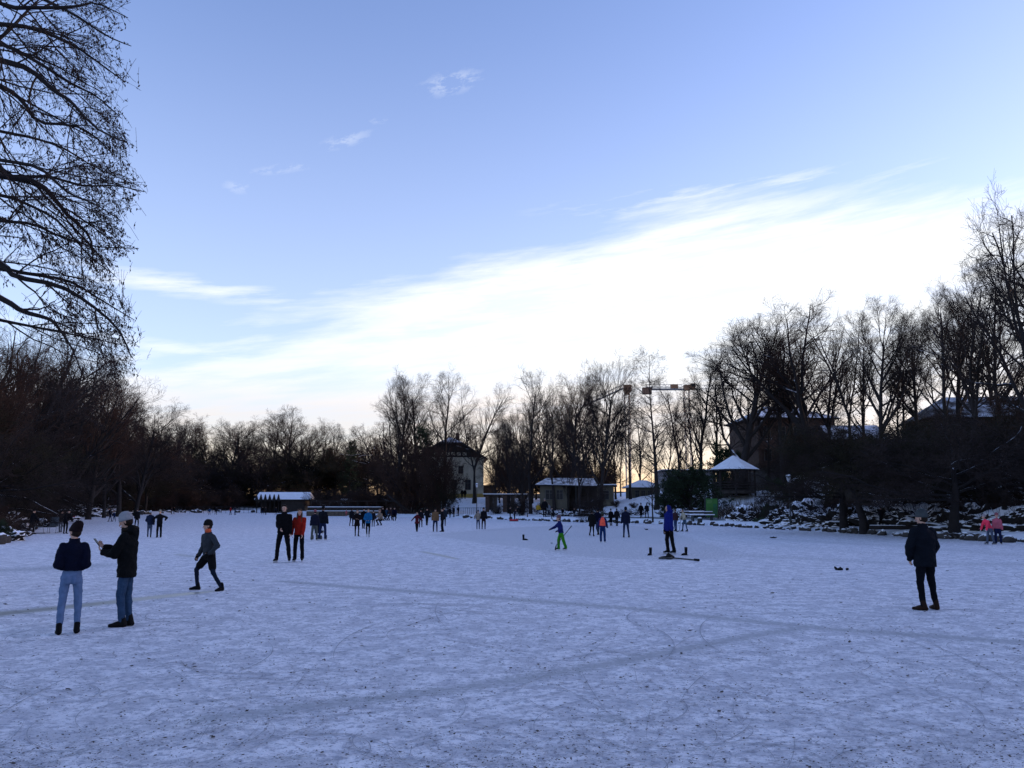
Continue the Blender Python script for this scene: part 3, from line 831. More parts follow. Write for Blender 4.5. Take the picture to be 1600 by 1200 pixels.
# far wood
spots = [(262, 205, 655), (290, 215, 648), (325, 210, 668), (350, 205, 654), (392, 215, 668), (424, 212, 648), (452, 205, 638), (478, 210, 655),
         (500, 220, 664), (522, 215, 660), (546, 220, 668), (568, 215, 672), (590, 205, 668), (243, 170, 656), (608, 175, 650), (375, 230, 662), (310, 240, 660), (440, 235, 655)]
for k, (px, D, top) in enumerate(spots):
    key = ('broom0', 'broom1', 'oak1', 'broom2', 'forked1', 'slender1')[k % 6] if px < 490 or k > 12 else ('slender0', 'slender1')[k % 2]
    plant(key, px, D, top, 'bare tree in the wood across the far end of the pond', G_FAR, wscale=1.15)
for k in range(34):
    px = 232 + k * 11.6 + trng.uniform(-5, 5); D = trng.uniform(192, 216)
    if px > 592: D = trng.uniform(150, 175)
    plant(('spread0', 'broom1', 'spread1', 'broom0', 'spread2', 'oak1')[k % 6], px, D, 706 + trng.uniform(-14, 16), 'low dark tree filling the front of the far wood', 'low trees at the front of the far wood', wscale=1.35)
plant('fir0', 545, 195, 688, 'dark conifer between the low trees of the far wood', None, 'conifer')
plant('fir0', 510, 205, 700, 'smaller dark conifer left of the other in the far wood', None, 'conifer')
# left wood
spots = [(12, 72, 498, 'oak1'), (48, 78, 508, 'oak0'), (82, 84, 515, 'forked0'), (108, 92, 540, 'oak1'), (140, 100, 575, 'broom1'), (165, 112, 590, 'slender1'),
         (188, 122, 598, 'broom0'), (212, 130, 628, 'broom2'), (-30, 66, 480, 'oak0'), (228, 150, 640, 'slender0'), (30, 100, 530, 'broom2'), (125, 130, 600, 'broom0'),
         (-70, 60, 470, 'broom1'), (70, 120, 560, 'broom1')]
labs = ['dark crooked tree at the very left of the left wood', 'dark thick-limbed tree right of the one at the left edge', 'forked dark tree in the left wood below the hanging twigs',
        'broad dark tree in the middle of the left wood', 'reddish round tree where the left wood begins to drop', 'open-crowned tree on the falling edge of the left wood',
        'fine-twigged tree low on the falling edge of the left wood', 'small round tree near the right end of the left wood', 'tree at the left edge of the picture, mostly outside it',
        'last thin tree at the right end of the left wood', 'tree behind the two dark trees at the left edge', 'tree behind the reddish round tree of the left wood',
        'tree of the left wood standing outside the picture', 'tree in the back row of the left wood']
for (px, D, top, key), lb in zip(spots, labs): plant(key, px, D, top, lb, G_LEFT)
for k in range(46):
    f = k / 46
    px = -40 + 290 * f + trng.uniform(-12, 12); D = 52 + 110 * f ** 1.1 + trng.uniform(0, 14)
    X_ = azx(px, D)
    if pond_dist(np.array([X_]), np.array([D]))[0] < 3: D += 18
    top = 628 + 60 * f + trng.uniform(-25, 28) + (k % 3) * 26
    plant(('spread0', 'spread2', 'spread1', 'broom1', 'spread0', 'oak1')[k % 6], px, D, top, 'low spreading tree among the dense dark trees of the left bank', 'low spreading trees on the left bank', wscale=1.2)
# shore trees and dark boughs on the right
plant('canopy1', 1347, 52.3, 650, 'leaning shore tree whose dark boughs hang over the path', 'spreading trees along the right shore', wscale=1.25)
plant('canopy0', 1316, 54.8, 640, 'shore tree left of the leaning one, with snow on its lower boughs', 'spreading trees along the right shore', wscale=1.1)
plant('canopy0', 1486, 45.6, 640, 'thick-stemmed shore tree behind the man in the grey beanie', 'spreading trees along the right shore', wscale=1.4)
plant('canopy1', 1425, 58, 655, 'dark spreading tree on the slope between the two shore trees', 'spreading trees along the right shore', wscale=1.3)
plant('canopy1', 1560, 50, 645, 'dark spreading tree behind the two girls in pink', 'spreading trees along the right shore', wscale=1.3)
plant('canopy0', 1620, 48, 620, 'dark spreading tree at the right edge', 'spreading trees along the right shore', wscale=1.3)
plant('canopy1', 1290, 68, 700, 'low spreading tree on the slope right of the lamp post', 'spreading trees along the right shore', wscale=1.2)
for k in range(30):
    f = k / 30
    px = 1215 + 440 * f + trng.uniform(-10, 10); D = 100 - 42 * f + trng.uniform(-6, 8)
    plant(('spread0', 'spread1', 'spread2', 'thicket1')[k % 4], px, D, 702 - 70 * f + trng.uniform(-18, 22), 'dark tangled tree on the upper slope of the right hill', 'tangled trees on the right hill slope', wscale=1.2)
# evergreens
plant('yew0', 1078, 84, 724, 'large dark evergreen bush between the pavilions and the gazebo', None, 'bush', wscale=1.15)
plant('yew0', 1058, 88, 740, 'smaller dark evergreen at the left of the large evergreen bush', None, 'bush')
plant('yew0', 1127, 104, 692, 'spiky dark evergreen behind the gazebo roof', None, 'bush', wscale=.8)
plant('yew0', 1205, 92, 745, 'dark evergreen right of the gazebo', None, 'bush', wscale=1.1)
plant('yew0', 1240, 84, 748, 'dark evergreen behind the lamp post', None, 'bush', wscale=1.1)
plant('yew0', 10, 41.6, 812, 'small green bush on the left shore at the picture edge', None, 'bush', wscale=1.0)
plant('slender0', 905, 97, 640, 'tree with a bare trunk standing before the pavilion veranda', None, wscale=.8)
plant('spread0', 935, 84, 745, 'small twiggy tree in front of the pavilion', None, wscale=.8)
plant('alder1', 1019, 80, 690, 'young straight tree on the bank left of the evergreen bush', None, wscale=.8)
plant('alder0', 824, 98, 720, 'thin stem on the bank behind the child in the yellow jacket', None, wscale=.6)
# undergrowth
for k, (px, D, top) in enumerate([(30, 47, 812), (5, 44, 806), (52, 60, 806), (20, 58, 796), (80, 85, 800), (60, 75, 796), (110, 105, 795), (0, 52, 790), (135, 125, 793), (-25, 45, 800)]):
    plant('thicket%d' % (k % 2), px, D, top, 'bare shrub with snow caught in it on the left shore', 'shrubs on the left shore', 'shrub', wscale=1.4)
for k in range(36):
    px = 150 + k * 13 + trng.uniform(-5, 5)
    base = 2432 / (max(0.5, np.interp(px, [150, 230, 420, 478, 600], [18, 15, 13, 14, 20])))
    D = min(base + trng.uniform(4, 14), 205)
    plant('thicket%d' % (k % 2), px, D, 772 + trng.uniform(-12, 8), 'bare shrub in the undergrowth along the far shore', 'shrubs along the far shore', 'shrub', wscale=1.5)
for k in range(13):
    px = 772 + k * 24 + trng.uniform(-7, 7); D = trng.uniform(106, 128) - k * 1.0
    plant('thicket%d' % (k % 2), px, D, 784 + trng.uniform(-7, 5), 'bare shrub on the snowy bank before the pavilions', 'shrubs before the pavilions', 'shrub', wscale=1.2)
for k in range(8):
    px = 1310 + k * 40 + trng.uniform(-7, 7); D = np.interp(px, [1130, 1300, 1600], [80, 62, 46]) + trng.uniform(0, 6)
    plant('thicket%d' % (k % 2), px, D, np.interp(px, [1130, 1300, 1600], [778, 770, 762]) + trng.uniform(-6, 8), 'bare shrub on the slope above the right shore path', 'shrubs above the right shore path', 'shrub', wscale=1.3)
for k in range(16):
    px = 1240 + k * 24 + trng.uniform(-7, 7); D = np.interp(px, [1240, 1600], [100, 62]) + trng.uniform(0, 6)
    plant('yew0', px, D, np.interp(px, [1240, 1600], [735, 722]) + trng.uniform(-14, 14), 'dark evergreen shrub filling the right hill slope', 'evergreen shrubs on the right hill slope', 'shrub', wscale=1.4)

# ------------------------------------------------------------------ the big tree overhanging from the left
orng = np.random.default_rng(77)
def bez(pts, n=16):
    P = np.array([list(p) for p in pts]); t = np.linspace(0, len(P) - 1, n)
    out = []
    for s in t:
        i = min(int(s), len(P) - 2); f = s - i
        p0 = P[max(i - 1, 0)]; p1 = P[i]; p2 = P[i + 1]; p3 = P[min(i + 2, len(P) - 1)]
        out.append(0.5 * (2 * p1 + (p2 - p0) * f + (2 * p0 - 5 * p1 + 4 * p2 - p3) * f * f + (-p0 + 3 * p1 - 3 * p2 + p3) * f ** 3))
    return np.array(out)
TX, TY = -14.2, 15.5
TB = gz(TX, TY)
ov = empty('overhanging_tree', (TX, TY, TB), 0, 'large dark tree leaning in from the left edge, its drooping twigs hung with small cones', 'tree')
def w2l(P): return np.asarray(P) - np.array([TX, TY, TB])
trunk = w2l(bez([(TX, TY, TB - .4), (TX + .2, TY, 4), (TX + .1, TY + .2, 9), (TX + .5, TY, 14), (TX + .8, TY - .2, 20)], 18))[None]
trr = np.linspace(0.42, 0.08, 18)[None]
limbs_px = [
    (13.5, [(-60, -60), (0, 5), (60, 12), (120, 10), (150, 5), (200, 28)], 9.0, .06),
    (16.0, [(-80, 30), (0, 38), (50, 44), (110, 68), (150, 95), (195, 128)], 8.5, .075),
    (15.0, [(-80, 60), (0, 68), (60, 98), (110, 130), (150, 150), (190, 185)], 8.0, .06),
    (14.3, [(-80, 90), (0, 96), (45, 108), (85, 142), (110, 158), (150, 200), (200, 224)], 7.6, .08),
    (15.5, [(-90, 110), (0, 135), (35, 158), (60, 190), (115, 196), (150, 215), (175, 240)], 7.0, .065),
    (14.0, [(-90, 230), (0, 250), (60, 262), (105, 300), (150, 320), (190, 345)], 6.6, .05),
    (14.8, [(-90, 250), (0, 275), (60, 286), (105, 335), (140, 370), (145, 410)], 6.4, .085),
    (16.2, [(-60, 262), (20, 276), (75, 276), (130, 290), (180, 290), (228, 300)], 6.6, .055),
    (14.6, [(-90, 380), (0, 412), (25, 432), (90, 446), (140, 475), (185, 515), (205, 558)], 5.0, .08),
    (15.8, [(-90, 400), (0, 420), (60, 430), (110, 440), (160, 470), (210, 500)], 5.2, .06),
    (14.2, [(-90, 440), (0, 466), (35, 486), (70, 496), (85, 505), (110, 540), (128, 582)], 4.6, .07),
    (16.5, [(-90, 180), (0, 205), (50, 215), (100, 232), (150, 262), (215, 290)], 7.4, .05),
    (15.2, [(-90, 330), (0, 345), (50, 350), (100, 372), (150, 385), (215, 388)], 5.8, .05),
    (13.9, [(-70, 0), (20, -20), (70, 0), (120, 25), (165, 55), (205, 72)], 9.2, .055),
    (17.0, [(-90, 480), (0, 500), (50, 510), (100, 520), (150, 530), (195, 540)], 4.8, .05),
    (16.8, [(-90, 130), (0, 60), (40, 20), (60, 0), (90, -30)], 8.5, .06),
    (14.9, [(-90, 300), (0, 305), (40, 318), (90, 345), (140, 400), (180, 430)], 6.2, .05),
]
LP = []; LR = []
for (D, pts, z0, r) in limbs_px:
    d0 = orng.uniform(-.8, .8)
    w = [Vector((TX + .1, TY, z0 - 1.2))] + [at(px, py, D + d0 * (i - 3) * .25) for i, (px, py) in enumerate(pts)]
    LP.append(w2l(bez(w, 16))); LR.append(np.linspace(r * 1.0, r * 0.12, 16))
LP = np.array(LP); LR = np.array(LR)
tV, tF = merge([tubes_np(trunk, trr, 12), tubes_np(LP, LR, 7)])
np_mesh('trunk', tV, tF, BARKD, ov, smooth=True)
def ospawn(P, Rd, n, t0, t1, ang, length, S, wander, bias, rr, maxr, shrink=.4):
    out, r = spawn(orng, P, Rd, n, t0, t1, ang, 12, length, .35, S, wander, 0, rr, .35, shrink=shrink, maxr=maxr)
    st = out[:, 0]; d = norm(out[:, 1] - st); seg = np.linalg.norm(out[:, 1] - st, axis=1)[:, None]
    for s in range(1, S):
        d = norm(d + wander * orng.normal(size=d.shape) + np.array(bias))
        out[:, s] = out[:, s - 1] + d * seg
    return out, r
s1, r1 = ospawn(LP, LR, 10, .14, 1, 32, 2.2, 8, .10, (.07, 0, -.035), .5, .022)
s2, r2 = ospawn(s1, r1, 7, .22, 1, 34, .95, 6, .11, (.06, 0, -.05), .6, .009)
s3, r3 = ospawn(s2, r2, 6, .2, 1, 36, .42, 4, .12, (.05, 0, -.17), .7, .005)
# the crown ends in a natural drip line: drop branches reaching past it
_ly = [-80, 0, 30, 60, 100, 130, 160, 200, 225, 262, 300, 330, 350, 388, 412, 440, 470, 510, 550, 600, 700]
_lx = [215, 205, 200, 188, 190, 206, 182, 196, 204, 204, 226, 198, 192, 212, 182, 186, 192, 208, 212, 202, 150]
def keep(P, Rd, soft):
    w = P + np.array([TX, TY, TB])
    px = 800 + 1280 * w[:, -1, 0] / np.maximum(w[:, -1, 1], 1)
    u = w[:, -1]
    dc = np.maximum(u[:, 1] * math.cos(PITCH) + (u[:, 2] - EYE) * math.sin(PITCH), 1)
    px = 800 + 1280 * u[:, 0] / dc
    py = 600 - 1280 * (-u[:, 1] * math.sin(PITCH) + (u[:, 2] - EYE) * math.cos(PITCH)) / dc
    lim = np.interp(py, _ly, _lx) + orng.normal(size=len(px)) * soft
    m = px < lim
    return P[m], Rd[m]
s1, r1 = keep(s1, r1, 14); s2, r2 = keep(s2, r2, 10); s3, r3 = keep(s3, r3, 8)
cV, cF = merge([tubes_np(s1, r1, 4), tubes_np(s2, np.maximum(r2, .0035), 3), tubes_np(s3, np.maximum(r3, .003), 3)])
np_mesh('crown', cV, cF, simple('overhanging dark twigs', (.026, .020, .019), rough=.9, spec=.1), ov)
lV, lF = merge([leaves_np(orng, s3, 3, .018, .008, 1.7, .02)])
o_ = np_mesh('cones', lV, lF, LEAFK, ov)

# ================================================================== BUILDINGS AND FIXED THINGS
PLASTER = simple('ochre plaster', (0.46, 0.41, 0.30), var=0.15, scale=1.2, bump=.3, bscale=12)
PLINTH = simple('mustard plinth paint', (0.36, 0.26, 0.07), var=0.2, scale=2)
TIMBER = simple('black stained timber', (0.022, 0.017, 0.014), var=0.3, scale=4)
WOOD = simple('weathered planks', (0.11, 0.085, 0.06), var=0.35, scale=3, bump=.4, bscale=20)
WOODD = simple('dark brown planks', (0.035, 0.026, 0.020), var=0.35, scale=3, bump=.4, bscale=20)
BRICK = simple('brown brickwork', (0.060, 0.036, 0.026), var=0.3, scale=2.5, bump=.3, bscale=30)
REDW = simple('oxblood painted boards', (0.16, 0.025, 0.02), var=0.25, scale=3)
GLASS = simple('dark window glass', (0.012, 0.014, 0.018), rough=0.35, var=0.1, scale=1, spec=0.2)
FRAME = simple('dull window paint', (0.10, 0.095, 0.085), var=0.1, scale=5)
SNOW = simple('lying snow', (0.80, 0.82, 0.86), var=0.06, scale=1.5, bump=.5, bscale=5, spec=.15)
SNOWR = snow_on_top('thin snow on roof tiles', (0.055, 0.045, 0.042), thr=1.16, soft=0.25, nscale=0.55, namp=0.75)
METAL = simple('dark painted metal', (0.03, 0.035, 0.035), rough=.5, var=.15, metallic=.3)
GALV = simple('galvanised steel', (0.30, 0.31, 0.32), rough=.5, var=.15, metallic=.5)
ORANGE = simple('crane yellow paint', (0.28, 0.15, 0.08), rough=.5, var=.12, scale=.6)
CRANEG = simple('crane grey steel', (0.26, 0.25, 0.25), rough=.5, var=.12, scale=.6)
CONC = simple('ballast concrete', (0.20, 0.12, 0.08), var=.15, scale=1)
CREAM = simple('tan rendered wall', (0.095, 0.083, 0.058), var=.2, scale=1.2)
LAMPG = simple('frosted lamp glass', (0.55, 0.56, 0.58), rough=.4, var=.05)
GREENP = simple('green notice panel', (0.045, 0.15, 0.03), rough=.5, var=.25, scale=1.5)
ROOFD = simple('slate roof', (0.040, 0.040, 0.045), var=.25, scale=3)
SNOWR3 = snow_on_top('uneven snow on a low roof', (0.05, 0.045, 0.042), thr=1.06, soft=0.16, nscale=1.3, namp=0.42)
SNOWR2 = snow_on_top('patchy snow on a roof', (0.04, 0.036, 0.036), thr=1.02, soft=0.2, nscale=0.7, namp=0.6)
STONE = snow_on_top('dark shore stone', (0.05, 0.045, 0.042), thr=0.92, soft=0.12, nscale=3.5, namp=0.6)

def thing(name, px, D, label, cat, rz=0.0, group=None, z=None, x=None):
    X_ = azx(px, D) if x is None else x
    zz = gz(X_, D) if z is None else z
    return empty(name, (X_, D, zz), rz, label, cat, group)
def window(parent, x, y, z, w, h, depth=.12, bars=True, normal=-1):
    m = MB()
    f = .07
    m.box(x-w/2-f, x+w/2+f, y-depth, y+.02, z-f, z); m.box(x-w/2-f, x+w/2+f, y-depth, y+.02, z+h, z+h+f)
    m.box(x-w/2-f, x-w/2, y-depth, y+.02, z, z+h); m.box(x+w/2, x+w/2+f, y-depth, y+.02, z, z+h)
    if bars:
        m.box(x-.025, x+.025, y-depth+.03, y+.02, z, z+h); m.box(x-w/2, x-.025, y-depth+.03, y+.02, z+h*.66, z+h*.66+.05); m.box(x+.025, x+w/2, y-depth+.03, y+.02, z+h*.66, z+h*.66+.05)
    fr = m.build('window', FRAME, parent)
    MB().box(x-w/2, x+w/2, y-.045, y-.015, z, z+h).build('pane', GLASS, fr)
    return fr

# --- villa with half-timbered half-hipped gable
D = 148
v = thing('villa', 703, D, 'ochre villa with dark half-timbered gable and snowy roof, half hidden by trees', 'house', R(5), z=3.1)
hw = 6.0; H1 = 7.2; HR = 10.4
MB().box(-hw, hw, 0, 12, -1.0, H1).build('wall', PLASTER, v)
MB().box(-hw-.06, hw+.06, -.06, 12.06, -1.0, .55).build('plinth', PLINTH, v)
MB().prism([(-hw, H1+.003), (hw, H1+.003), (2.1, H1+2.35), (-2.1, H1+2.35)], .02, 11.98).build('gable', WOODD, v)
m = MB()
m.box(-hw, hw, -.07, .0, H1-.1, H1+.12); m.box(-4.6, 4.6, -.07, .0, H1+.85, H1+1.0)
for i in range(-4, 5):
    x = i * 1.0; zt = H1 + 2.3 - max(0, abs(x) - 2.1) * .73
    if zt > H1 + .2: m.box(x-.08, x+.08, -.075, .0, H1+.12, zt)
for sx in (-1, 1):
    for x0, x1 in ((.1, .9), (1.1, 1.9), (2.1, 2.9)):
        m.hexa([(sx*x0-.06, -.072, H1+.12), (sx*x0+.06, -.072, H1+.12), (sx*x0+.06, 0, H1+.12), (sx*x0-.06, 0, H1+.12)],
               [(sx*x1-.06, -.072, H1+.85), (sx*x1+.06, -.072, H1+.85), (sx*x1+.06, 0, H1+.85), (sx*x1-.06, 0, H1+.85)])
m.build('timber_frame', TIMBER, v)
g_ = MB()
for x in (-2.55, -1.5, -.5, .5, 1.5, 2.55): g_.box(x-.34, x+.34, -.035, .01, H1+.18, H1+.80)
g_.build('infill_panel', PLASTER, v)
# roof: two slopes, hipped at the top of the gable, with its snow
rf = MB()
ov_ = .8
e = [(-hw-ov_, -.7, H1-.45), (hw+ov_, -.7, H1-.45), (hw+ov_, 12.7, H1-.45), (-hw-ov_, 12.7, H1-.45)]
g1 = [(-2.2, -.7, H1+2.42), (2.2, -.7, H1+2.42), (2.2, 12.7, H1+2.42), (-2.2, 12.7, H1+2.42)]
r1_, r2_ = (0, 1.6, HR+.3), (0, 10.4, HR+.3)
V = e + g1 + [r1_, r2_]
Fq = [(1, 2, 6, 5), (3, 0, 4, 7), (5, 6, 9, 8), (7, 4, 8, 9), (4, 5, 8), (6, 7, 9)]
rf.add(V, Fq); rfo = rf.build('roof', ROOFD, v)
md = rfo.modifiers.new('s', 'SOLIDIFY'); md.thickness = .18; md.offset = -1
sn = MB(); sn.add([(x*.985, y, z+.13) for x, y, z in V], Fq); sno = sn.build('roof_snow', SNOWR, rfo)
MB().box(1.0, 1.7, 4.5, 5.2, HR-.8, HR+1.4).build('chimney', BRICK, rfo)
window(v, 1.9, 0, 4.2, .75, 1.25); window(v, 3.2, 0, 1.3, .9, 1.7); window(v, .7, 0, 1.3, .9, 1.7); window(v, -.8, 0, 4.2, .75, 1.25); window(v, -2.6, 0, 1.3, .9, 1.7)
m = MB(); m.box(hw+.002, hw+2.4, 4, 9, -1, 2.2); m.build('annex', WOODD, v)

# --- white-topped pergola with brick piers right of the villa
D = 118
pg = thing('pergola', 790, D, 'low pergola with white top beam and dark piers right of the villa', 'pergola', R(4), z=1.0)
for k, x in enumerate((-2.6, -1.5, -.1, 1.0, 2.5)):
    MB().box(x-.28, x+.28, -.28, .28, -.3, 2.05).build('pier', (BRICK, WOODD)[k % 2], pg)
MB().box(-3.2, 3.1, -.42, .42, 2.05, 2.22).build('beam', WOODD, pg)
MB().box(-3.22, 3.12, -.44, .44, 2.222, 2.32).build('snow_cap', SNOW, pg)
MB().box(-2.3, -1.8, .1, .2, 0, 2.0).build('panel', WOODD, pg)

# --- pavilion
D = 112
pv = thing('pavilion', 900, D, 'low tan pavilion with wide snow-covered roof and open dark veranda', 'pavilion', R(-8), z=1.9)
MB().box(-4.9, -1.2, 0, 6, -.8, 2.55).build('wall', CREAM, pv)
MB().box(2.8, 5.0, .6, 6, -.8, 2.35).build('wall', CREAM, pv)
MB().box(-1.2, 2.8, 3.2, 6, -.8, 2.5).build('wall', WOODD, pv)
for x in (-1.0, .3, 1.6, 2.7): MB().box(x-.08, x+.08, .1, .26, -.5, 2.5).build('post', WOODD, pv)
m = MB(); V = [(-5.5, -.8, 2.5), (2.9, -.8, 2.3), (2.9, 6.5, 2.3), (-5.5, 6.5, 2.5), (-4.2, 2.6, 3.5), (2.3, 2.6, 3.4)]
Fq = [(0, 1, 5, 4), (1, 2, 5), (2, 3, 4, 5), (3, 0, 4), (3, 2, 1, 0)]
m.add(V, Fq); ro = m.build('roof', ROOFD, pv)
MB().add([(x, y, z+.08) for x, y, z in V], Fq).build('roof_snow', SNOWR3, ro)
m = MB(); m.box(2.6, 5.5, .2, 6.3, 2.36, 2.5); ro2 = m.build('roof', ROOFD, pv); MB().box(2.65, 5.45, .15, 6.25, 2.502, 2.62).build('roof_snow', SNOW, ro2)
window(pv, -3.6, 0, .6, 1.0, 1.2); window(pv, -2.2, 0, .6, .8, 1.2); window(pv, 3.9, .6, .6, 1.0, 1.1)
# --- kiosk
D = 122
ks = thing('kiosk', 1010, D, 'small tan kiosk with hipped snowy roof and pale windows right of the pavilion', 'kiosk', R(6), z=2.0)
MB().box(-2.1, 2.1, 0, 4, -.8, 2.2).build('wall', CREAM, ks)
V = [(-2.7, -.6, 2.2), (2.7, -.6, 2.2), (2.7, 4.6, 2.2), (-2.7, 4.6, 2.2), (-.6, 2, 3.3), (.6, 2, 3.3)]
Fq = [(0, 1, 5, 4), (1, 2, 5), (2, 3, 4, 5), (3, 0, 4), (3, 2, 1, 0)]
ro = MB().add(V, Fq).build('roof', ROOFD, ks); MB().add([(x, y, z+.08) for x, y, z in V], Fq).build('roof_snow', SNOW, ro)
for x in (-1.4, -.5, .5, 1.4): window(ks, x, 0, .7, .55, 1.1)
fb = thing('flat_building', 1078, 150, 'grey flat-roofed building seen behind the large evergreen bush', 'building', 0, z=3.5)
MB().box(-4.5, 4.8, 0, 8, -2, 4.2).build('wall', simple('grey render', (.16, .16, .17), var=.1), fb)
ro = MB().box(-4.9, 5.2, -.4, 8.4, 4.202, 4.45).build('roof', ROOFD, fb); MB().box(-4.85, 5.15, -.35, 8.35, 4.452, 4.6).build('roof_snow', SNOW, ro)
for x in (-3, -1, 1, 3): window(fb, x, 0, 2.0, 1.0, 1.2)

# --- gazebo with eight-sided snowy roof
D = 95
gb = thing('gazebo', 1148, D, 'gazebo with white snow-covered pyramid roof on the slope right of the evergreen bush', 'gazebo', R(12), z=3.35)
n = 8; Rr = 2.95
V = [(Rr*math.cos(2*math.pi*k/n), Rr*math.sin(2*math.pi*k/n), 2.35) for k in range(n)] + [(0, 0, 4.05)]
ro = MB().add(V, [(k, (k+1) % n, n) for k in range(n)] + [tuple(range(n-1, -1, -1))]).build('roof', WOODD, gb)
MB().add([(x*1.012, y*1.012, z+.07) for x, y, z in V], [(k, (k+1) % n, n) for k in range(n)]).build('roof_snow', SNOW, ro)
MB().box(-.12, .12, -.12, .12, 4.05, 4.35).build('finial', WOODD, ro)
for k in range(n):
    a = 2*math.pi*(k+.5)/n; x, y = 2.3*math.cos(a), 2.3*math.sin(a)
    MB().box(x-.08, x+.08, y-.08, y+.08, -.6, 2.42).build('post', TIMBER, gb)
m = MB()
for k in range(n):
    a0 = 2*math.pi*(k+.5)/n; a1 = 2*math.pi*(k+1.5)/n
    p0 = Vector((2.24*math.cos(a0), 2.24*math.sin(a0), 0)); p1 = Vector((2.24*math.cos(a1), 2.24*math.sin(a1), 0))
    for z in (.05, .35, .65, .95): m.tube([p0+Vector((0, 0, z)), p1+Vector((0, 0, z))], .07, 4)
m.build('railing', TIMBER, gb)
MB().tube([(0, 0, -.3), (0, 0, .02)], 2.35, 16).build('floor', WOODD, gb)

# --- big brick building on the hill
D = 122
bb = thing('brick_building', 1250, D, 'large dark brick building on the hill with snow-dusted hipped roof behind the oak', 'building', R(5), z=7.3)
MB().box(-6.0, 6.0, 0, 12, -3, 7.2).build('wall', BRICK, bb)
V = [(-6.7, -.7, 7.2), (6.7, -.7, 7.2), (6.7, 12.7, 7.2), (-6.7, 12.7, 7.2), (-2.2, 6, 9.6), (2.2, 6, 9.6)]
Fq = [(0, 1, 5, 4), (1, 2, 5), (2, 3, 4, 5), (3, 0, 4), (3, 2, 1, 0)]
ro = MB().add(V, Fq).build('roof', ROOFD, bb); MB().add([(x, y, z+.08) for x, y, z in V], Fq[:4]).build('roof_snow', SNOWR, ro)
for zz in (.9, 4.2):
    for x in (-4.6, -2.3, 0, 2.3, 4.6): window(bb, x, 0, zz, 1.0, 1.7)
# --- low building with snowy roof between the trees on the hill
D = 108
lb_ = thing('hill_house', 1345, D, 'low house with patchy snow on its roof under the broom-shaped tree', 'house', R(-4), z=7.8)
MB().box(-3.2, 3.4, 0, 7, -2, 2.4).build('wall', BRICK, lb_)
V = [(-3.7, -.6, 2.4), (3.9, -.6, 2.4), (3.9, 7.6, 2.4), (-3.7, 7.6, 2.4), (-3.7, 3.5, 4.6), (3.9, 3.5, 4.6)]
Fq = [(0, 1, 5, 4), (1, 2, 5), (2, 3, 4, 5), (3, 0, 4), (3, 2, 1, 0)]
ro = MB().add(V, Fq).build('roof', ROOFD, lb_); MB().add([(x, y, z+.08) for x, y, z in V], [Fq[0], Fq[2]]).build('roof_snow', SNOWR2, ro)
window(lb_, -1.6, 0, .5, .9, 1.2); window(lb_, 1.6, 0, .5, .9, 1.2)
# --- long building on the far right
D = 96
lg = thing('long_building', 1575, D, 'long building at the top of the right hill with a dark snow-dusted sloping roof', 'building', R(-7), z=10.0)
MB().box(-8.0, 12, 0, 9, -3, 1.98).build('wall', BRICK, lg)
V = [(-8.6, -.7, 1.9), (12.6, -.7, 1.9), (12.6, 9.7, 1.9), (-8.6, 9.7, 1.9), (-4.6, 4.5, 4.9), (9.6, 4.5, 4.9)]
Fq = [(0, 1, 5, 4), (1, 2, 5), (2, 3, 4, 5), (3, 0, 4), (3, 2, 1, 0)]
ro = MB().add(V, Fq).build('roof', ROOFD, lg); MB().add([(x, y, z+.08) for x, y, z in V], Fq[:4]).build('roof_snow', SNOWR, ro)
for x in (-6, -3.5, -1, 1.5, 4, 6.5, 9): window(lg, x, 0, .3, 1.0, 1.4)

# --- tower cranes
def crane_mast(parent, w, z0, z1):
    m = MB()
    for sx in (-1, 1):
        for sy in (-1, 1): m.tube([(sx*w, sy*w, z0), (sx*w, sy*w, z1)], .14, 4)
    n = int((z1-z0)/(2.2*w)); zs = [z0 + (z1-z0)*k/n for k in range(n+1)]
    for k in range(n):
        s = 1 if k % 2 else -1
        for y in (-w, w): m.tube([(-s*w, y, zs[k]), (s*w, y, zs[k+1])], .05, 4)
        for x in (-w, w): m.tube([(x, -s*w, zs[k]), (x, s*w, zs[k+1])], .05, 4)
    return m.build('mast', CRANEG, parent)
def truss(m, p0, p1, h, n, r=.08):
    p0 = Vector(p0); p1 = Vector(p1); d = (p1-p0)/n; u = Vector((0, 0, h)); s_ = Vector((-d.y, d.x, 0)).normalized()*h*.6
    m.tube([p0+s_, p1+s_], r, 4); m.tube([p0-s_, p1-s_], r, 4); m.tube([p0+u, p1+u], r, 4)
    for k in range(n):
        a = p0+d*k; b = a+d*.5; c = a+d
        for q in (s_, -s_): m.tube([a+q, b+u, c+q], r*.6, 4)
D = 300
c1 = thing('tower_crane', 1078, D, 'orange and grey tower crane with level jib seen above the pavilion trees', 'crane', 0, z=4)
zj = at(1078, 610, D).z - 4
crane_mast(c1, .9, -3, zj)
m = MB(); truss(m, (1.5, 0, zj+.6), (33, 4, zj+1.0), 1.4, 14); m.build('jib', CRANEG, c1)
m = MB(); m.box(-15.5, -1.3, -.8, .8, zj+.1, zj+.7); truss(m, (-15, 0, zj+1.2), (-1.3, 0, zj+1.2), 1.0, 7); m.build('counter_jib', CRANEG, c1)
MB().box(-16.3, -13.0, -1.1, 1.1, zj-1.4, zj+1.0).build('counterweight', CONC, c1)
MB().box(-1.0, 1.2, -1.1, 1.1, zj+.0, zj+2.0).build('slewing_head', ORANGE, c1)
cb = MB().box(1.32, 3.0, -1.9, -.2, zj+.1, zj+2.4).build('cab', ORANGE, c1)
MB().box(1.5, 2.8, -1.95, -1.902, zj+1.1, zj+2.1).build('window', GLASS, cb)
MB().box(-5.8, -3.2, -.9, .9, zj+.703, zj+2.2).build('winch_box', ORANGE, c1)
D = 320
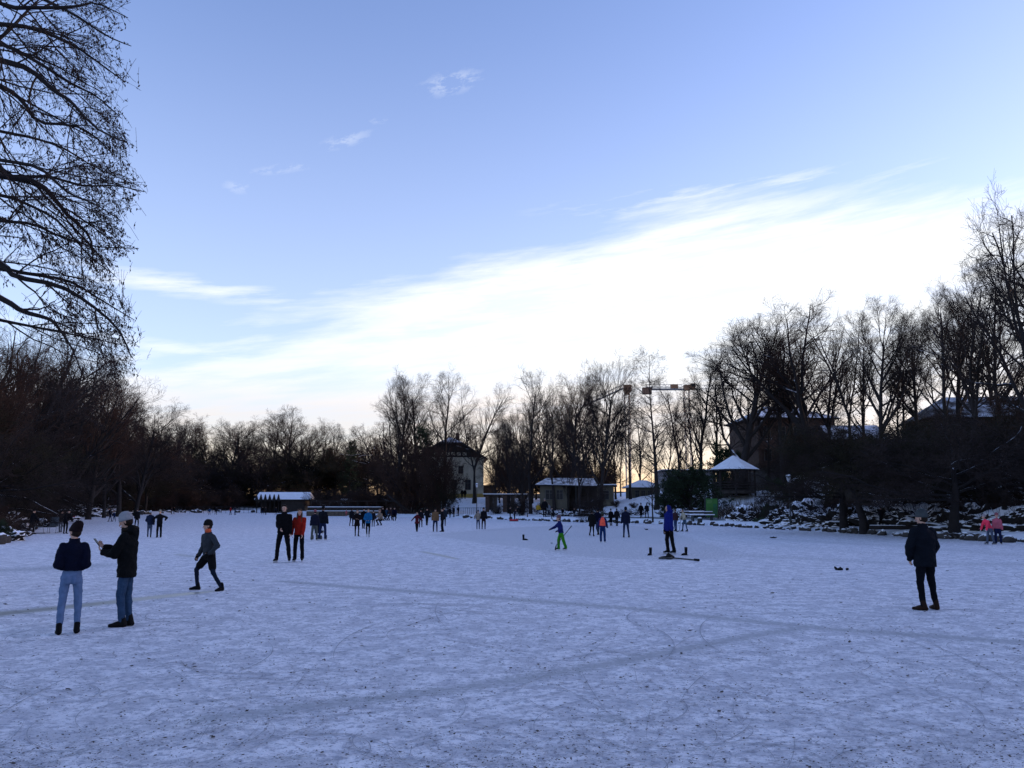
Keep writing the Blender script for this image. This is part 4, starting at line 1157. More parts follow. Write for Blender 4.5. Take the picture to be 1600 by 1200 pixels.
c2 = thing('tower_crane', 983, D, 'second orange crane with its jib sloping down to the left behind the round trees', 'crane', 0, z=4)
zj = at(983, 612, D).z - 4
crane_mast(c2, .9, -3, zj)
MB().box(-1.3, 1.7, -1.1, 1.1, zj, zj+2.6).build('slewing_head', ORANGE, c2)
m = MB(); truss(m, (-1, 0, zj+1.5), (-17, 3, zj-5.5), 1.6, 10, .16); m.build('jib', CRANEG, c2)
m = MB()
for s in (-.8, .8): m.tube([(s-1, 0, zj+3.0), (-1.0, 0, zj+8)], .1, 4)
m.tube([(-1, 0, zj+8), (-1, 0, zj+10)], .05, 4); m.build('apex_frame', CRANEG, c2)
MB().box(-1.2, .8, -2.6, -1.42, zj-1.5, zj+1.0).build('cab', ORANGE, c2)

# --- boat shed with zigzag roof edge
D = 172
sh = thing('boat_shed', 444, D, 'dark shed at the far shore with snowy roof and a row of small pointed gables', 'shed', R(2), z=0.25)
MB().box(-.6, 4.3, 0, 4.5, -.4, 2.45).build('wall', WOODD, sh)
for x in (-5.6, -4.7, -3.8, -2.9, -2.0, -1.1): MB().box(x-.09, x+.09, .05, .23, -.5, 2.3).build('post', TIMBER, sh)
MB().box(-5.7, -.6, 4.3, 4.5, -.4, 2.3).build('back_wall', WOODD, sh)
ro = MB().add([(-6.0, -.5, 2.42), (5.5, -.5, 2.42), (4.9, 2.2, 3.95), (-5.7, 2.2, 3.95), (5.5, 5, 2.42), (-6.0, 5, 2.42)],
              [(0, 1, 2, 3), (1, 4, 2), (4, 5, 3, 2), (5, 0, 3)]).build('roof', WOODD, sh)
MB().add([(-6.05, -.5, 2.52), (5.55, -.5, 2.52), (4.9, 2.2, 4.06), (-5.7, 2.2, 4.06), (5.55, 5.05, 2.52), (-6.05, 5.05, 2.52)],
         [(0, 1, 2, 3), (1, 4, 2), (4, 5, 3, 2), (5, 0, 3)]).build('roof_snow', SNOW, ro)
for k in range(6):
    x = -5.5 + k*.9
    MB().prism([(x-.40, 2.2), (x+.40, 2.2), (x+.10, 3.45), (x, 3.6), (x-.10, 3.45)], -.75, -.62).build('gable', TIMBER, sh)

# --- long shelter and fence on the far left shore
D = 182
lsr = thing('long_shelter', 306, 188, 'long low shelter with thin snowy roof on the far left shore', 'shelter', 0, z=.6)
MB().box(-4.2, 4.2, .6, 3.4, -.5, 1.9).build('wall', WOODD, lsr)
ro = MB().box(-4.7, 4.7, -.2, 3.9, 1.902, 2.1).build('roof', ROOFD, lsr); MB().box(-4.65, 4.65, -.15, 3.85, 2.102, 2.32).build('roof_snow', SNOW, ro)
for x in (-4.2, -1.4, 1.4, 4.2): MB().box(x-.07, x+.07, -.1, .04, -.5, 1.9).build('post', TIMBER, lsr)
fn = empty('shore_fence', (azx(315, 170), 166, .30), 0, 'thin dark rail fence along the far left shore in front of the long shelter', 'fence')
m = MB()
for k in range(27): m.tube([(-11.5+k*.9, 0, -.5), (-11.5+k*.9, 0, 1.0)], .035, 5)
m.build('posts_row', METAL, fn)
MB().tube([(-11.6, 0, .95), (12.0, 0, .95)], .035, 5).tube([(-11.6, 0, .45), (12.0, 0, .45)], .03, 5).build('rail', METAL, fn)
# --- tiered plank quay
D = 128
qy = thing('timber_quay', 545, D, 'tiered brown timber quay with snow on its steps right of the boat shed', 'quay', R(-4), z=0)
MB().box(-6.6, 5.6, 0, 1.2, -.3, .75).build('step', WOOD, qy); MB().box(-6.6, 5.6, -.02, 1.18, .752, .84).build('step_snow', SNOW, qy)
MB().box(-6.8, 4.8, 1.2, 3.0, -.3, 1.35).build('step', WOODD, qy); MB().box(-6.8, 4.8, 1.18, 2.98, 1.352, 1.45).build('step_snow', SNOW, qy)
m = MB()
for k in range(9): m.box(-6.7+k*1.5, -6.6+k*1.5, 2.2, 2.3, 1.45, 2.25)
m.box(-6.75, 5.4, 2.21, 2.29, 2.252, 2.35); m.build('railing', WOODD, qy)
# --- red hut
D = 138
rh = thing('hut', 590, D, 'small oxblood red hut with thin snow on its roof behind the quay', 'hut', R(10), z=1.1)
MB().box(-1.1, 1.1, 0, 2.2, -.5, 1.5).build('wall', REDW, rh)
ro = MB().prism([(-1.4, 1.5), (1.4, 1.5), (0, 2.1)], -.3, 2.5).build('roof', WOODD, rh)
MB().add([(-1.42, -.32, 1.56), (0, -.32, 2.17), (0, 2.52, 2.17), (-1.42, 2.52, 1.56), (1.42, -.32, 1.56), (1.42, 2.52, 1.56)], [(0, 1, 2, 3), (1, 4, 5, 2)]).build('roof_snow', SNOWR, ro)
MB().box(-.4, .4, -.04, .0, -.3, 1.2).build('door', WOODD, rh)
wt = thing('white_trailer', 545, 150, 'pale covered market trailer behind the quay railing', 'trailer', 0, z=1.3)
MB().box(-1.5, 1.1, 0, 1.8, -.2, 1.2).build('body', simple('pale trailer tarpaulin', (.35, .38, .42), var=.1), wt)
MB().prism([(-1.6, 1.2), (1.2, 1.2), (.9, 1.5), (-1.3, 1.5)], -.1, 1.9).build('cover', SNOW, wt)
for x in (-.8, .4): MB().tube([(x, -.1, -.2), (x, .05, -.2)], .3, 12).build('wheel', METAL, wt)
# --- leaning snowy trunk
ft = empty('fallen_trunk', (azx(622, 122), 122, gz(azx(622, 122), 122)), 0, 'snow-topped bare trunk leaning over the shore left of the brown weeping trees', 'tree trunk')
MB().tube([(2.4, 0, -.2), (1.2, .1, .7), (-.4, 0, 1.9), (-1.6, -.1, 2.9)], [.24, .22, .18, .12], 8).build('trunk', BARK, ft, True)
MB().tube([(-.4, 0, 1.9), (-1.5, .4, 1.9), (-2.6, .5, 2.3)], [.12, .09, .04], 6).build('branch', BARK, ft, True)

# --- shore path (dark line of the kerb) and shore stones on the right
def shore_offset(px, off):
    """point off metres inland of the shore near a photo column"""
    i = np.interp(px, [p[0] for p in shore_px], [p[1] for p in shore_px])
    p = gp(px, i); p2 = gp(px + 12, np.interp(px + 12, [q[0] for q in shore_px], [q[1] for q in shore_px]))
    t = Vector((p2.x - p.x, p2.y - p.y, 0)).normalized(); nn = Vector((-t.y, t.x, 0))
    if nn.y < 0 and px > 0: nn = -nn
    return Vector((p.x + nn.x * off, p.y + nn.y * off, 0)), math.atan2(t.y, t.x)
ptsA = [shore_offset(px, 4.0)[0] for px in np.linspace(905, 1480, 70)]
m = MB()
V = []; Fq = []
for k, p in enumerate(ptsA):
    q = shore_offset(905 + 575 * k / 69, 4.22)[0]
    z = gz(p.x, p.y)
    V += [(p.x, p.y, z - .1), (p.x, p.y, z + .17), (q.x, q.y, z + .17), (q.x, q.y, z - .1)]
for k in range(69):
    for a, b in ((0, 1), (1, 2), (2, 3)): Fq.append((4*k+a, 4*k+b, 4*k+4+b, 4*k+4+a))
kb = MB().add(V, Fq).build('path_kerb', simple('grey kerb stone', (.16, .18, .19), var=.2), None)
tag(kb, kind='structure')
V = []; Fq = []
px_ = np.linspace(800, 1640, 90)
for k, px in enumerate(px_):
    for o in (4.25, 5.2, 6.3):
        p = shore_offset(px, o)[0]; V.append((p.x, p.y, gz(p.x, p.y) + .035))
for k in range(89):
    for j in range(2): Fq.append((3*k+j, 3*k+3+j, 3*k+4+j, 3*k+1+j))
pth = MB().add(V, Fq).build('shore_path', simple('trodden snowy path', (.50, .51, .55), var=.25, scale=2, bump=.5, bscale=6), None)
tag(pth, kind='structure')

def rock(name, r, seed, mat):
    rg = np.random.default_rng(seed)
    import bmesh
    bm = bmesh.new(); bmesh.ops.create_icosphere(bm, subdivisions=3, radius=r)
    k1 = rg.normal(size=(6, 3)) * 1.6 / r; ph = rg.uniform(0, 6, 6)
    for v_ in bm.verts:
        c = np.array(v_.co)
        f = 1 + .27 * sum(math.sin(float(k1[i] @ c) + ph[i]) for i in range(6)) / 1.6
        v_.co = Vector((c[0]*f*1.15, c[1]*f*.9, c[2]*f*.85))
    me = bpy.data.meshes.new(name); bm.to_mesh(me); bm.free(); me.materials.append(mat)
    return me
rocks = [rock('shore_stone', .30, s, STONE) for s in range(5)]
rrng = random.Random(9)
def put_rock(x, y, z, s, label, group):
    o = bpy.data.objects.new('shore_stone', rocks[rrng.randrange(5)]); col.objects.link(o)
    o.location = (x, y, z); o.rotation_euler = (rrng.uniform(-.3, .3), rrng.uniform(-.3, .3), rrng.uniform(0, 6)); o.scale = (s, s*rrng.uniform(.7, 1.1), s*rrng.uniform(.7, 1.15))
    tag(o, label, 'stone', group); return o
k = 0
px = 765.0
while px < 1640:
    dpx = rrng.uniform(1.6, 5.6) * (1 + (px - 765) / 900)
    if rrng.random() < .10: dpx += 9
    px += dpx
    p, _ = shore_offset(px, rrng.uniform(-.1, .6))
    put_rock(p.x, p.y, rrng.uniform(.02, .16), rrng.uniform(.35, .85), 'dark stone in the snowy edging along the right shore', 'edging stones along the right shore')
for k in range(60):
    px = rrng.choice([rrng.uniform(-30, 130), rrng.uniform(130, 400), rrng.uniform(590, 760)])
    p, _ = shore_offset(px, rrng.uniform(0, 1.6)) if px > 100 else (gp(px, np.interp(px, [-60, 0, 45, 75, 130], [866, 852, 833, 817, 808]) - rrng.uniform(0, 7)), 0)
    put_rock(p.x, p.y, rrng.uniform(.0, .2), rrng.uniform(.6, 1.6) * (1.3 if px < 400 else 1), 'dark stone among snow on the left and far shore', 'stones along the left and far shore')
# driftwood logs in the edging
for i, (px, a, lab) in enumerate([(1500, .1, 'dark twisted root lying in the shore edging left of the two girls in pink'), (1455, .05, 'dark log in the shore edging behind the man in the grey beanie'),
                          (1322, -.1, 'dark root at the foot of the leaning shore tree')]):
    p, t = shore_offset(px, .25)
    lg_ = empty('driftwood_log', (p.x, p.y, .12), t + a, lab, 'log')
    MB().tube([(-1.3, 0, .0), (-.7, .1, .12), (0, 0, .06), (.6, -.05, .16), (1.3, .05, -.02)], [.07, .12, .13, .11, .05], 7).build('trunk', BARKD, lg_, True)
    MB().tube([(-.6, .1, .1), (-.75, .1, .35), (-.9, .05, .5)], [.06, .045, .02], 5).build('branch', BARKD, lg_, True)

# snow-laden low shrubs on the bank
def mound(name, rx, ry, rz_, seed):
    rg = np.random.default_rng(seed)
    A = np.linspace(0, 2*math.pi, 90, endpoint=False); E = np.linspace(0, math.pi/2, 26)
    aa, ee = np.meshgrid(A, E)
    x = np.cos(aa)*np.cos(ee); y = np.sin(aa)*np.cos(ee); z = np.sin(ee)
    f = np.ones_like(x)
    for i in range(22):
        k = rg.normal(size=3) * (3 + 1.3 * i); f += .35/(1+i*.55) * np.sin(k[0]*x + k[1]*y + k[2]*z + rg.uniform(0, 6))*.5
    P = np.stack([x*rx*f, y*ry*f, z*rz_*np.clip(f, .5, 2) - .1], -1).reshape(-1, 3)
    n = 90; i = np.arange(25)[:, None]*n; j = np.arange(n)[None]
    F = np.stack([i+j, i+(j+1) % n, i+n+(j+1) % n, i+n+j], -1).reshape(-1, 4)
    return P, F
SHRUBW = snow_on_top('shrub mass deep in snow', (0.020, 0.018, 0.016), thr=0.56, soft=0.14, nscale=2.6, namp=0.65)
SHRUBM = snow_on_top('shrub mass under snow', (0.020, 0.018, 0.016), thr=0.88, soft=0.10, nscale=5.5, namp=0.95)
for i, (px, D, w, h, lab) in enumerate([
    (1157, 74, 1.7, 1.15, 'snow-laden low shrub just right of the green panel'), (1183, 73, 1.2, .9, 'smaller snow-laden shrub left of the dark bush'),
    (1222, 66, 1.4, 1.1, 'snow-laden shrub left of the lamp post'), (1258, 63, 1.8, 1.35, 'snow-laden shrub just right of the lamp post'),
    (1290, 60, 1.9, 1.3, 'broad snow-laden shrub right of the lamp post pair'), (1318, 58, 1.6, 1.2, 'snow-laden shrub behind the leftmost shore tree'),
    (1395, 55, 2.6, 1.5, 'snow-covered bank shrub behind the dark walker'), (1445, 52, 2.2, 1.4, 'snow-covered shrub behind the man in the grey beanie'),
    (1520, 48, 2.4, 1.2, 'snow-speckled shrub right of the thick-stemmed tree'), (1580, 46, 2.6, 1.1, 'snow-speckled shrub behind the girls in pink'),
    (1205, 70, 1.5, 1.3, 'dark bush with little snow between the snow-laden shrubs'), (988, 96, 1.5, .7, 'low snow-covered shrub below the kiosk'),
    (870, 100, 2.2, .8, 'snow-covered shrub before the pavilion wall'), (920, 98, 1.8, .7, 'snow-covered shrub below the veranda'), (1060, 82, 1.3, .9, 'snow-tipped bush at the foot of the evergreen bush')]):
    X_ = azx(px, D); zz = gz(X_, D)
    P, F = mound('s', w, w*.7, h, 100+i)
    e = empty('snowy_shrub', (X_, D, zz), trng.uniform(-.2, .2), lab, 'shrub')
    np_mesh('snow_cap', P, F, (SHRUBW if i < 6 or i > 10 else SHRUBM) if i != 10 else YEWS, e, True)
    rg = np.random.default_rng(200+i); nb = 260
    a = rg.uniform(0, 6.28, nb); q = np.sqrt(rg.uniform(0, 1, nb)); b0 = np.stack([np.cos(a)*q*w*.9, np.sin(a)*q*w*.6, np.zeros(nb)+h*.2], 1)
    T = np.zeros((nb, 4, 3)); T[:, 0] = b0; d = norm(np.stack([np.cos(a)*.5, np.sin(a)*.5, np.ones(nb)], 1)+.35*rg.normal(size=(nb, 3)))
    for s in range(1, 4): d = norm(d+.15*rg.normal(size=d.shape)); T[:, s] = T[:, s-1]+d*h*.38
    Vt, Ft = tubes_np(T, np.linspace(.014, .006, 4)[None].repeat(nb, 0), 3)
    np_mesh('stems', Vt, Ft, TWIG, e)
for i, (px, D, w, h, lab) in enumerate([
    (10, 43, 1.0, .6, 'snow-caught low shrub at the very left of the shore'), (26, 49, .9, .55, 'snow-caught shrub behind the green bush on the left shore'), (60, 68, 1.6, .7, 'snow-caught shrub above the metal chairs'),
    (16, 56, 1.6, 1.1, 'taller snow-caught shrub on the left bank'), (95, 92, 2.2, 1.2, 'snow-caught shrub behind the stooping figure'), (128, 120, 2.6, 1.3, 'snow-caught shrub on the far part of the left bank'),
    (152, 142, 3, 1.4, 'snow-caught shrub left of the distant navy skater'), (190, 166, 3, 1.4, 'snow-caught shrub behind the pale beanie'), (220, 172, 3, 1.2, 'snow-caught shrub behind the white-hatted walker')]):
    X_ = azx(px, D); zz = gz(X_, D)
    P, F = mound('s', w, w*.7, h, 300+i)
    e = empty('snowy_shrub', (X_, D, zz), trng.uniform(-.2, .2), lab, 'shrub')
    np_mesh('snow_cap', P, F, SHRUBM, e, True)
# tall dry grass on the gazebo slope
rg = np.random.default_rng(5); nb = 2600
pxs = rg.uniform(1100, 1300, nb); Ds = rg.uniform(78, 90, nb); xs = (pxs-800)/1280*Ds; zs = ground(xs, Ds)
T = np.zeros((nb, 3, 3)); T[:, 0] = np.stack([xs, Ds, zs-.05], 1); d = norm(np.stack([rg.normal(size=nb)*.18, rg.normal(size=nb)*.18, np.ones(nb)], 1))
for s in range(1, 3): d = norm(d+.14*rg.normal(size=d.shape)); T[:, s] = T[:, s-1]+d*rg.uniform(.25, .75, (nb, 1))
Vt, Ft = tubes_np(T, np.linspace(.012, .005, 3)[None].repeat(nb, 0), 3)
dg = np_mesh('dry_grass', Vt, Ft, simple('dry grass straw', (.10, .075, .045), var=.3), None)
tag(dg, 'dry stalks standing in the snow on the slope below the gazebo', 'grass', kind='stuff')

# --- lamp posts
def lamp_post(px, D, top, label, rz=0.):
    X_ = azx(px, D); zb = gz(X_, D); h = at(px, top, D).z - zb
    e = empty('lamp_post', (X_, D, zb), rz, label, 'lamp post')
    MB().tube([(0, 0, -.2), (0, 0, .7)], [.09, .08], 8).build('base', METAL, e)
    MB().tube([(0, 0, .7), (0, 0, h-.55)], [.05, .038], 8).build('pole', METAL, e)
    MB().tube([(0, 0, h-.55), (0, 0, h-.5), (0, 0, h-.18)], [.05, .11, .17], 8).build('lantern', LAMPG, e)
    MB().tube([(0, 0, h-.18), (0, 0, h-.15), (0, 0, h-.04)], [.24, .24, .04], 10).build('hood', METAL, e)
    MB().tube([(0, 0, h-.13), (0, 0, h-.05), (0, 0, h)], [.20, .15, .05], 10).build('snow_cap', SNOW, e)
lamp_post(1233, 62, 741, 'black lamp post with a snow-capped lantern on the bank below the brick building')
lamp_post(745, 108, 755, 'thin dark lamp post on the shore right of the villa')
lamp_post(900, 104, 748, 'lamp post standing before the pavilion veranda')
# --- green panel, benches, low wall
e = thing('notice_board', 1111, 79, 'tall green notice board standing on the bank right of the evergreen bush', 'sign', R(8))
zt = at(1111, 779, 79).z - e.location.z
bdy = MB().box(-.60, .60, -.06, .06, .25, zt).build('panel', GREENP, e)
MB().box(-.66, -.58, -.08, .08, -.2, zt+.05).build('post', METAL, e); MB().box(.58, .66, -.08, .08, -.2, zt+.05).build('post', METAL, e)
def sign_block(x0, x1, z0, z1, m_): MB().box(x0, x1, -.072, -.064, z0, z1).build('printed_field', m_, bdy)
sign_block(.15, .50, .45, zt-.5, simple('dark green print', (.03, .12, .05), var=.3, scale=4)); sign_block(-.48, .05, zt-.45, zt-.15, simple('light green print', (.09, .20, .06), var=.2, scale=4))
def bench(px, D, lab, rz):
    e = thing('bench', px, D, lab, 'bench', rz)
    for y in (-.2, 0, .2): MB().box(-1.1, 1.1, y-.08, y+.08, .43, .47).build('seat', WOODD, e)
    MB().box(-1.1, 1.1, -.29, .29, .472, .55).build('seat_snow', SNOW, e)
    MB().box(-1.1, 1.1, .30, .35, .60, .76).build('backrest', WOODD, e); MB().box(-1.1, 1.1, .29, .36, .762, .82).build('backrest_snow', SNOW, e)
    for x in (-.9, .9): MB().box(x-.05, x+.05, -.25, .34, -.1, .43).build('leg', METAL, e)
bench(1080, 78, 'dark bench with snow on it left of the green notice board', R(6))
bench(1096, 76.5, 'second snow-covered bench touching the first, nearer the notice board', R(6))
e = thing('litter_bin', 1092, 74, 'small dark bin on the bank in front of the benches', 'bin', 0)
MB().tube([(0, 0, 0), (0, 0, .6)], .22, 12).build('body', METAL, e); MB().tube([(0, 0, .6), (0, 0, .68)], [.23, .1], 12).build('snow_cap', SNOW, e)
e = empty('retaining_wall', (azx(1590, 46), 46, gz(azx(1590, 46), 46)), R(-14), 'low brown plank edging wall on the bank behind the two girls in pink', 'wall')
MB().box(-3.4, 6, 0, .2, -.4, .20).build('board', WOODD, e); MB().box(-3.4, 6, -.02, .22, .202, .24).build('snow_cap', SNOW, e)
e = empty('plank_edging', (azx(1420, 51), 50.5, gz(azx(1420, 51), 50.5)), R(-14), 'dark edging log along the foot of the slope behind the man in the grey beanie', 'log')
MB().tube([(-2.6, 0, .1), (2.8, 0, .1)], .14, 7).build('trunk', BARKD, e, True)
# fence of thin rails below the villa
fv = empty('garden_fence', (azx(735, 116), 116, gz(azx(735, 116), 116)), R(4), 'thin see-through fence on the snowy slope below the villa', 'fence')
m = MB()
for k in range(24): m.tube([(-3.4+k*.3, 0, -.1), (-3.4+k*.3, 0, 1.0)], .02, 4)
m.build('pickets', METAL, fv); MB().tube([(-3.5, 0, .95), (3.6, 0, .95)], .025, 4).build('rail', METAL, fv)

# ================================================================== PEOPLE
_m = {}
def cloth(c, rough=.85, var=.18, scale=9, bump=.5):
    k = (tuple(c), rough)
    c = [v*(.55 if max(c) < .05 else (.72 if max(c) < .4 else .9)) for v in c]
    if k not in _m: _m[k] = simple('fabric %d' % len(_m), c, rough=rough, var=var, scale=scale, bump=bump, bscale=16, spec=.06)
    return _m[k]
SKIN = simple('skin', (.42, .25, .18), rough=.55, var=.08, scale=12)
BLADE = simple('skate blade steel', (.45, .46, .48), rough=.3, var=.05, metallic=.8)
BLACK = (.007, .007, .009); NAVY = (.006, .008, .024); DGREY = (.030, .033, .040); JEANS = (.045, .075, .16); LJEANS = (.13, .20, .34)
DJEANS = (.018, .030, .075); BROWN = (.09, .05, .025); WHITE = (.55, .55, .56); GREY = (.17, .18, .19)
X3 = Vector((1, 0, 0)); Z3 = Vector((0, 0, 1))

class Raw:
    def __init__(s): s.V = []; s.F = []
    def ring(s, c, u, v, a, b, k):
        i0 = len(s.V)
        for j in range(k):
            w = 2*math.pi*j/k
            s.V.append(c + u*(a*math.cos(w)) + v*(b*math.sin(w)))
        return i0
    def skin(s, rings, k):
        for i, j in zip(rings[:-1], rings[1:]):
            for q in range(k): s.F.append((i+q, i+(q+1) % k, j+(q+1) % k, j+q))
        s.F.append(tuple(rings[0]+q for q in range(k-1, -1, -1))); s.F.append(tuple(rings[-1]+q for q in range(k)))
    def cap(s, p0, p1, r0, r1, k=10, side=None, fl=1.0):
        p0 = Vector(p0); p1 = Vector(p1); ax = p1-p0; L_ = ax.length
        ax = ax.normalized() if L_ > 1e-6 else Vector((0, 0, 1))
        u = (side - ax*side.dot(ax)).normalized() if side is not None and abs(side.dot(ax)) < .97 else ax.orthogonal().normalized()
        v = ax.cross(u)
        R_ = []
        for t in (-.98, -.7, -.35, 0): R_.append(s.ring(p0+ax*(r0*t), u, v, r0*math.sqrt(1-t*t)*fl, r0*math.sqrt(1-t*t), k))
        for t in (0, .35, .7, .98): R_.append(s.ring(p1+ax*(r1*t), u, v, r1*math.sqrt(1-t*t)*fl, r1*math.sqrt(1-t*t), k))
        s.skin(R_, k); return s
    def loft(s, secs, k=16, u=X3, v=None):
        """secs: (centre, half width, half depth)"""
        R_ = []
        for i, (c, a, b) in enumerate(secs):
            vv = v or Vector((0, 1, 0)); R_.append(s.ring(Vector(c), u, vv, a, b, k))
        s.skin(R_, k); return s
    def ell(s, c, a, b, h, M=None, k=16, n=10, lo=-1.0):
        c = Vector(c); M = M or Matrix.Identity(3); R_ = []
        for i in range(n+1):
            t = max(lo, -.995) + (1.99 - (lo+1 if lo > -1 else 0)) * i/n if False else (max(lo, -.995) + (.995-max(lo, -.995))*i/n)
            q = math.sqrt(max(1-t*t, .001)); R_.append(s.ring(c+M@Vector((0, 0, h*t)), M@X3, M@Vector((0, 1, 0)), a*q, b*q, k))
        s.skin(R_, k); return s
    def obj(s, name, mat, parent, sc, vox, smooth=4, flat=False, wr=0.0, seed=0):
        V = [v*sc for v in s.V]
        if flat: V = [Vector((v.x, v.y, max(v.z, 0.002))) for v in V]
        me = bpy.data.meshes.new(name); me.from_pydata([tuple(v) for v in V], [], s.F); me.materials.append(mat); me.update()
        for p in me.polygons: p.use_smooth = True
        o = bpy.data.objects.new(name, me); col.objects.link(o); o.parent = parent
        m = o.modifiers.new('r', 'REMESH'); m.mode = 'VOXEL'; m.voxel_size = vox; m.use_smooth_shade = True
        m2 = o.modifiers.new('s', 'SMOOTH'); m2.factor = .5; m2.iterations = smooth
        if wr:
            m3 = o.modifiers.new('w', 'DISPLACE'); m3.texture = WRTEX; m3.strength = wr; m3.mid_level = .5; m3.texture_coords = 'LOCAL'
        return o
WRTEX = bpy.data.textures.new('folds', 'CLOUDS'); WRTEX.noise_scale = .085; WRTEX.noise_depth = 3

def ik(p0, p1, l1, l2, pole):
    d = p1-p0; L_ = min(d.length, (l1+l2)*.999); d = d.normalized()
    x = (l1*l1-l2*l2+L_*L_)/(2*L_); h = math.sqrt(max(l1*l1-x*x, 0))
    pp = (pole - d*pole.dot(d)).normalized()
    return p0+d*x+pp*h, p0+d*L_

def hand(raw, w, d, palm_n, side, curl=.5, sc=1.0, mit=False):
    """palm, four fingers and a thumb; d direction of the hand, side = direction of the thumb"""
    d = d.normalized(); n = (palm_n - d*palm_n.dot(d)).normalized(); s_ = d.cross(n)
    if s_.dot(side) < 0: s_ = -s_
    raw.cap(w, w+d*.045*sc, .024*sc, .030*sc, 10, n, .55)
    raw.cap(w+d*.03*sc-s_*.012*sc, w+d*.075*sc-s_*.02*sc, .022*sc, .02*sc, 8, n, .6)
    raw.cap(w+d*.03*sc+s_*.012*sc, w+d*.075*sc+s_*.02*sc, .022*sc, .02*sc, 8, n, .6)
    for j, (o, l) in enumerate(((.030, .036), (.010, .040), (-.010, .037), (-.030, .029))):
        p = w+d*(.085-.004*abs(j-1))*sc+s_*o*sc; a = curl*(.6+.12*j); dd = d; 
        for q in range(3):
            dd = (dd*math.cos(a)+n*math.sin(a)).normalized() if q else (dd*math.cos(a*.6)+n*math.sin(a*.6)).normalized()
            p2 = p+dd*l*sc*(1, .65, .5)[q]; raw.cap(p, p2, .0088*sc, .0080*sc, 6); p = p2
            n_ = n
    t0 = w+d*.025*sc+s_*.026*sc; t1 = t0+(s_*.7+d*.6+n*.35).normalized()*.036*sc; t2 = t1+(s_*.15+d*.8+n*.5*curl*2).normalized()*.030*sc
    raw.cap(t0, t1, .0125*sc, .0105*sc, 6); raw.cap(t1, t2, .0100*sc, .0085*sc, 6)

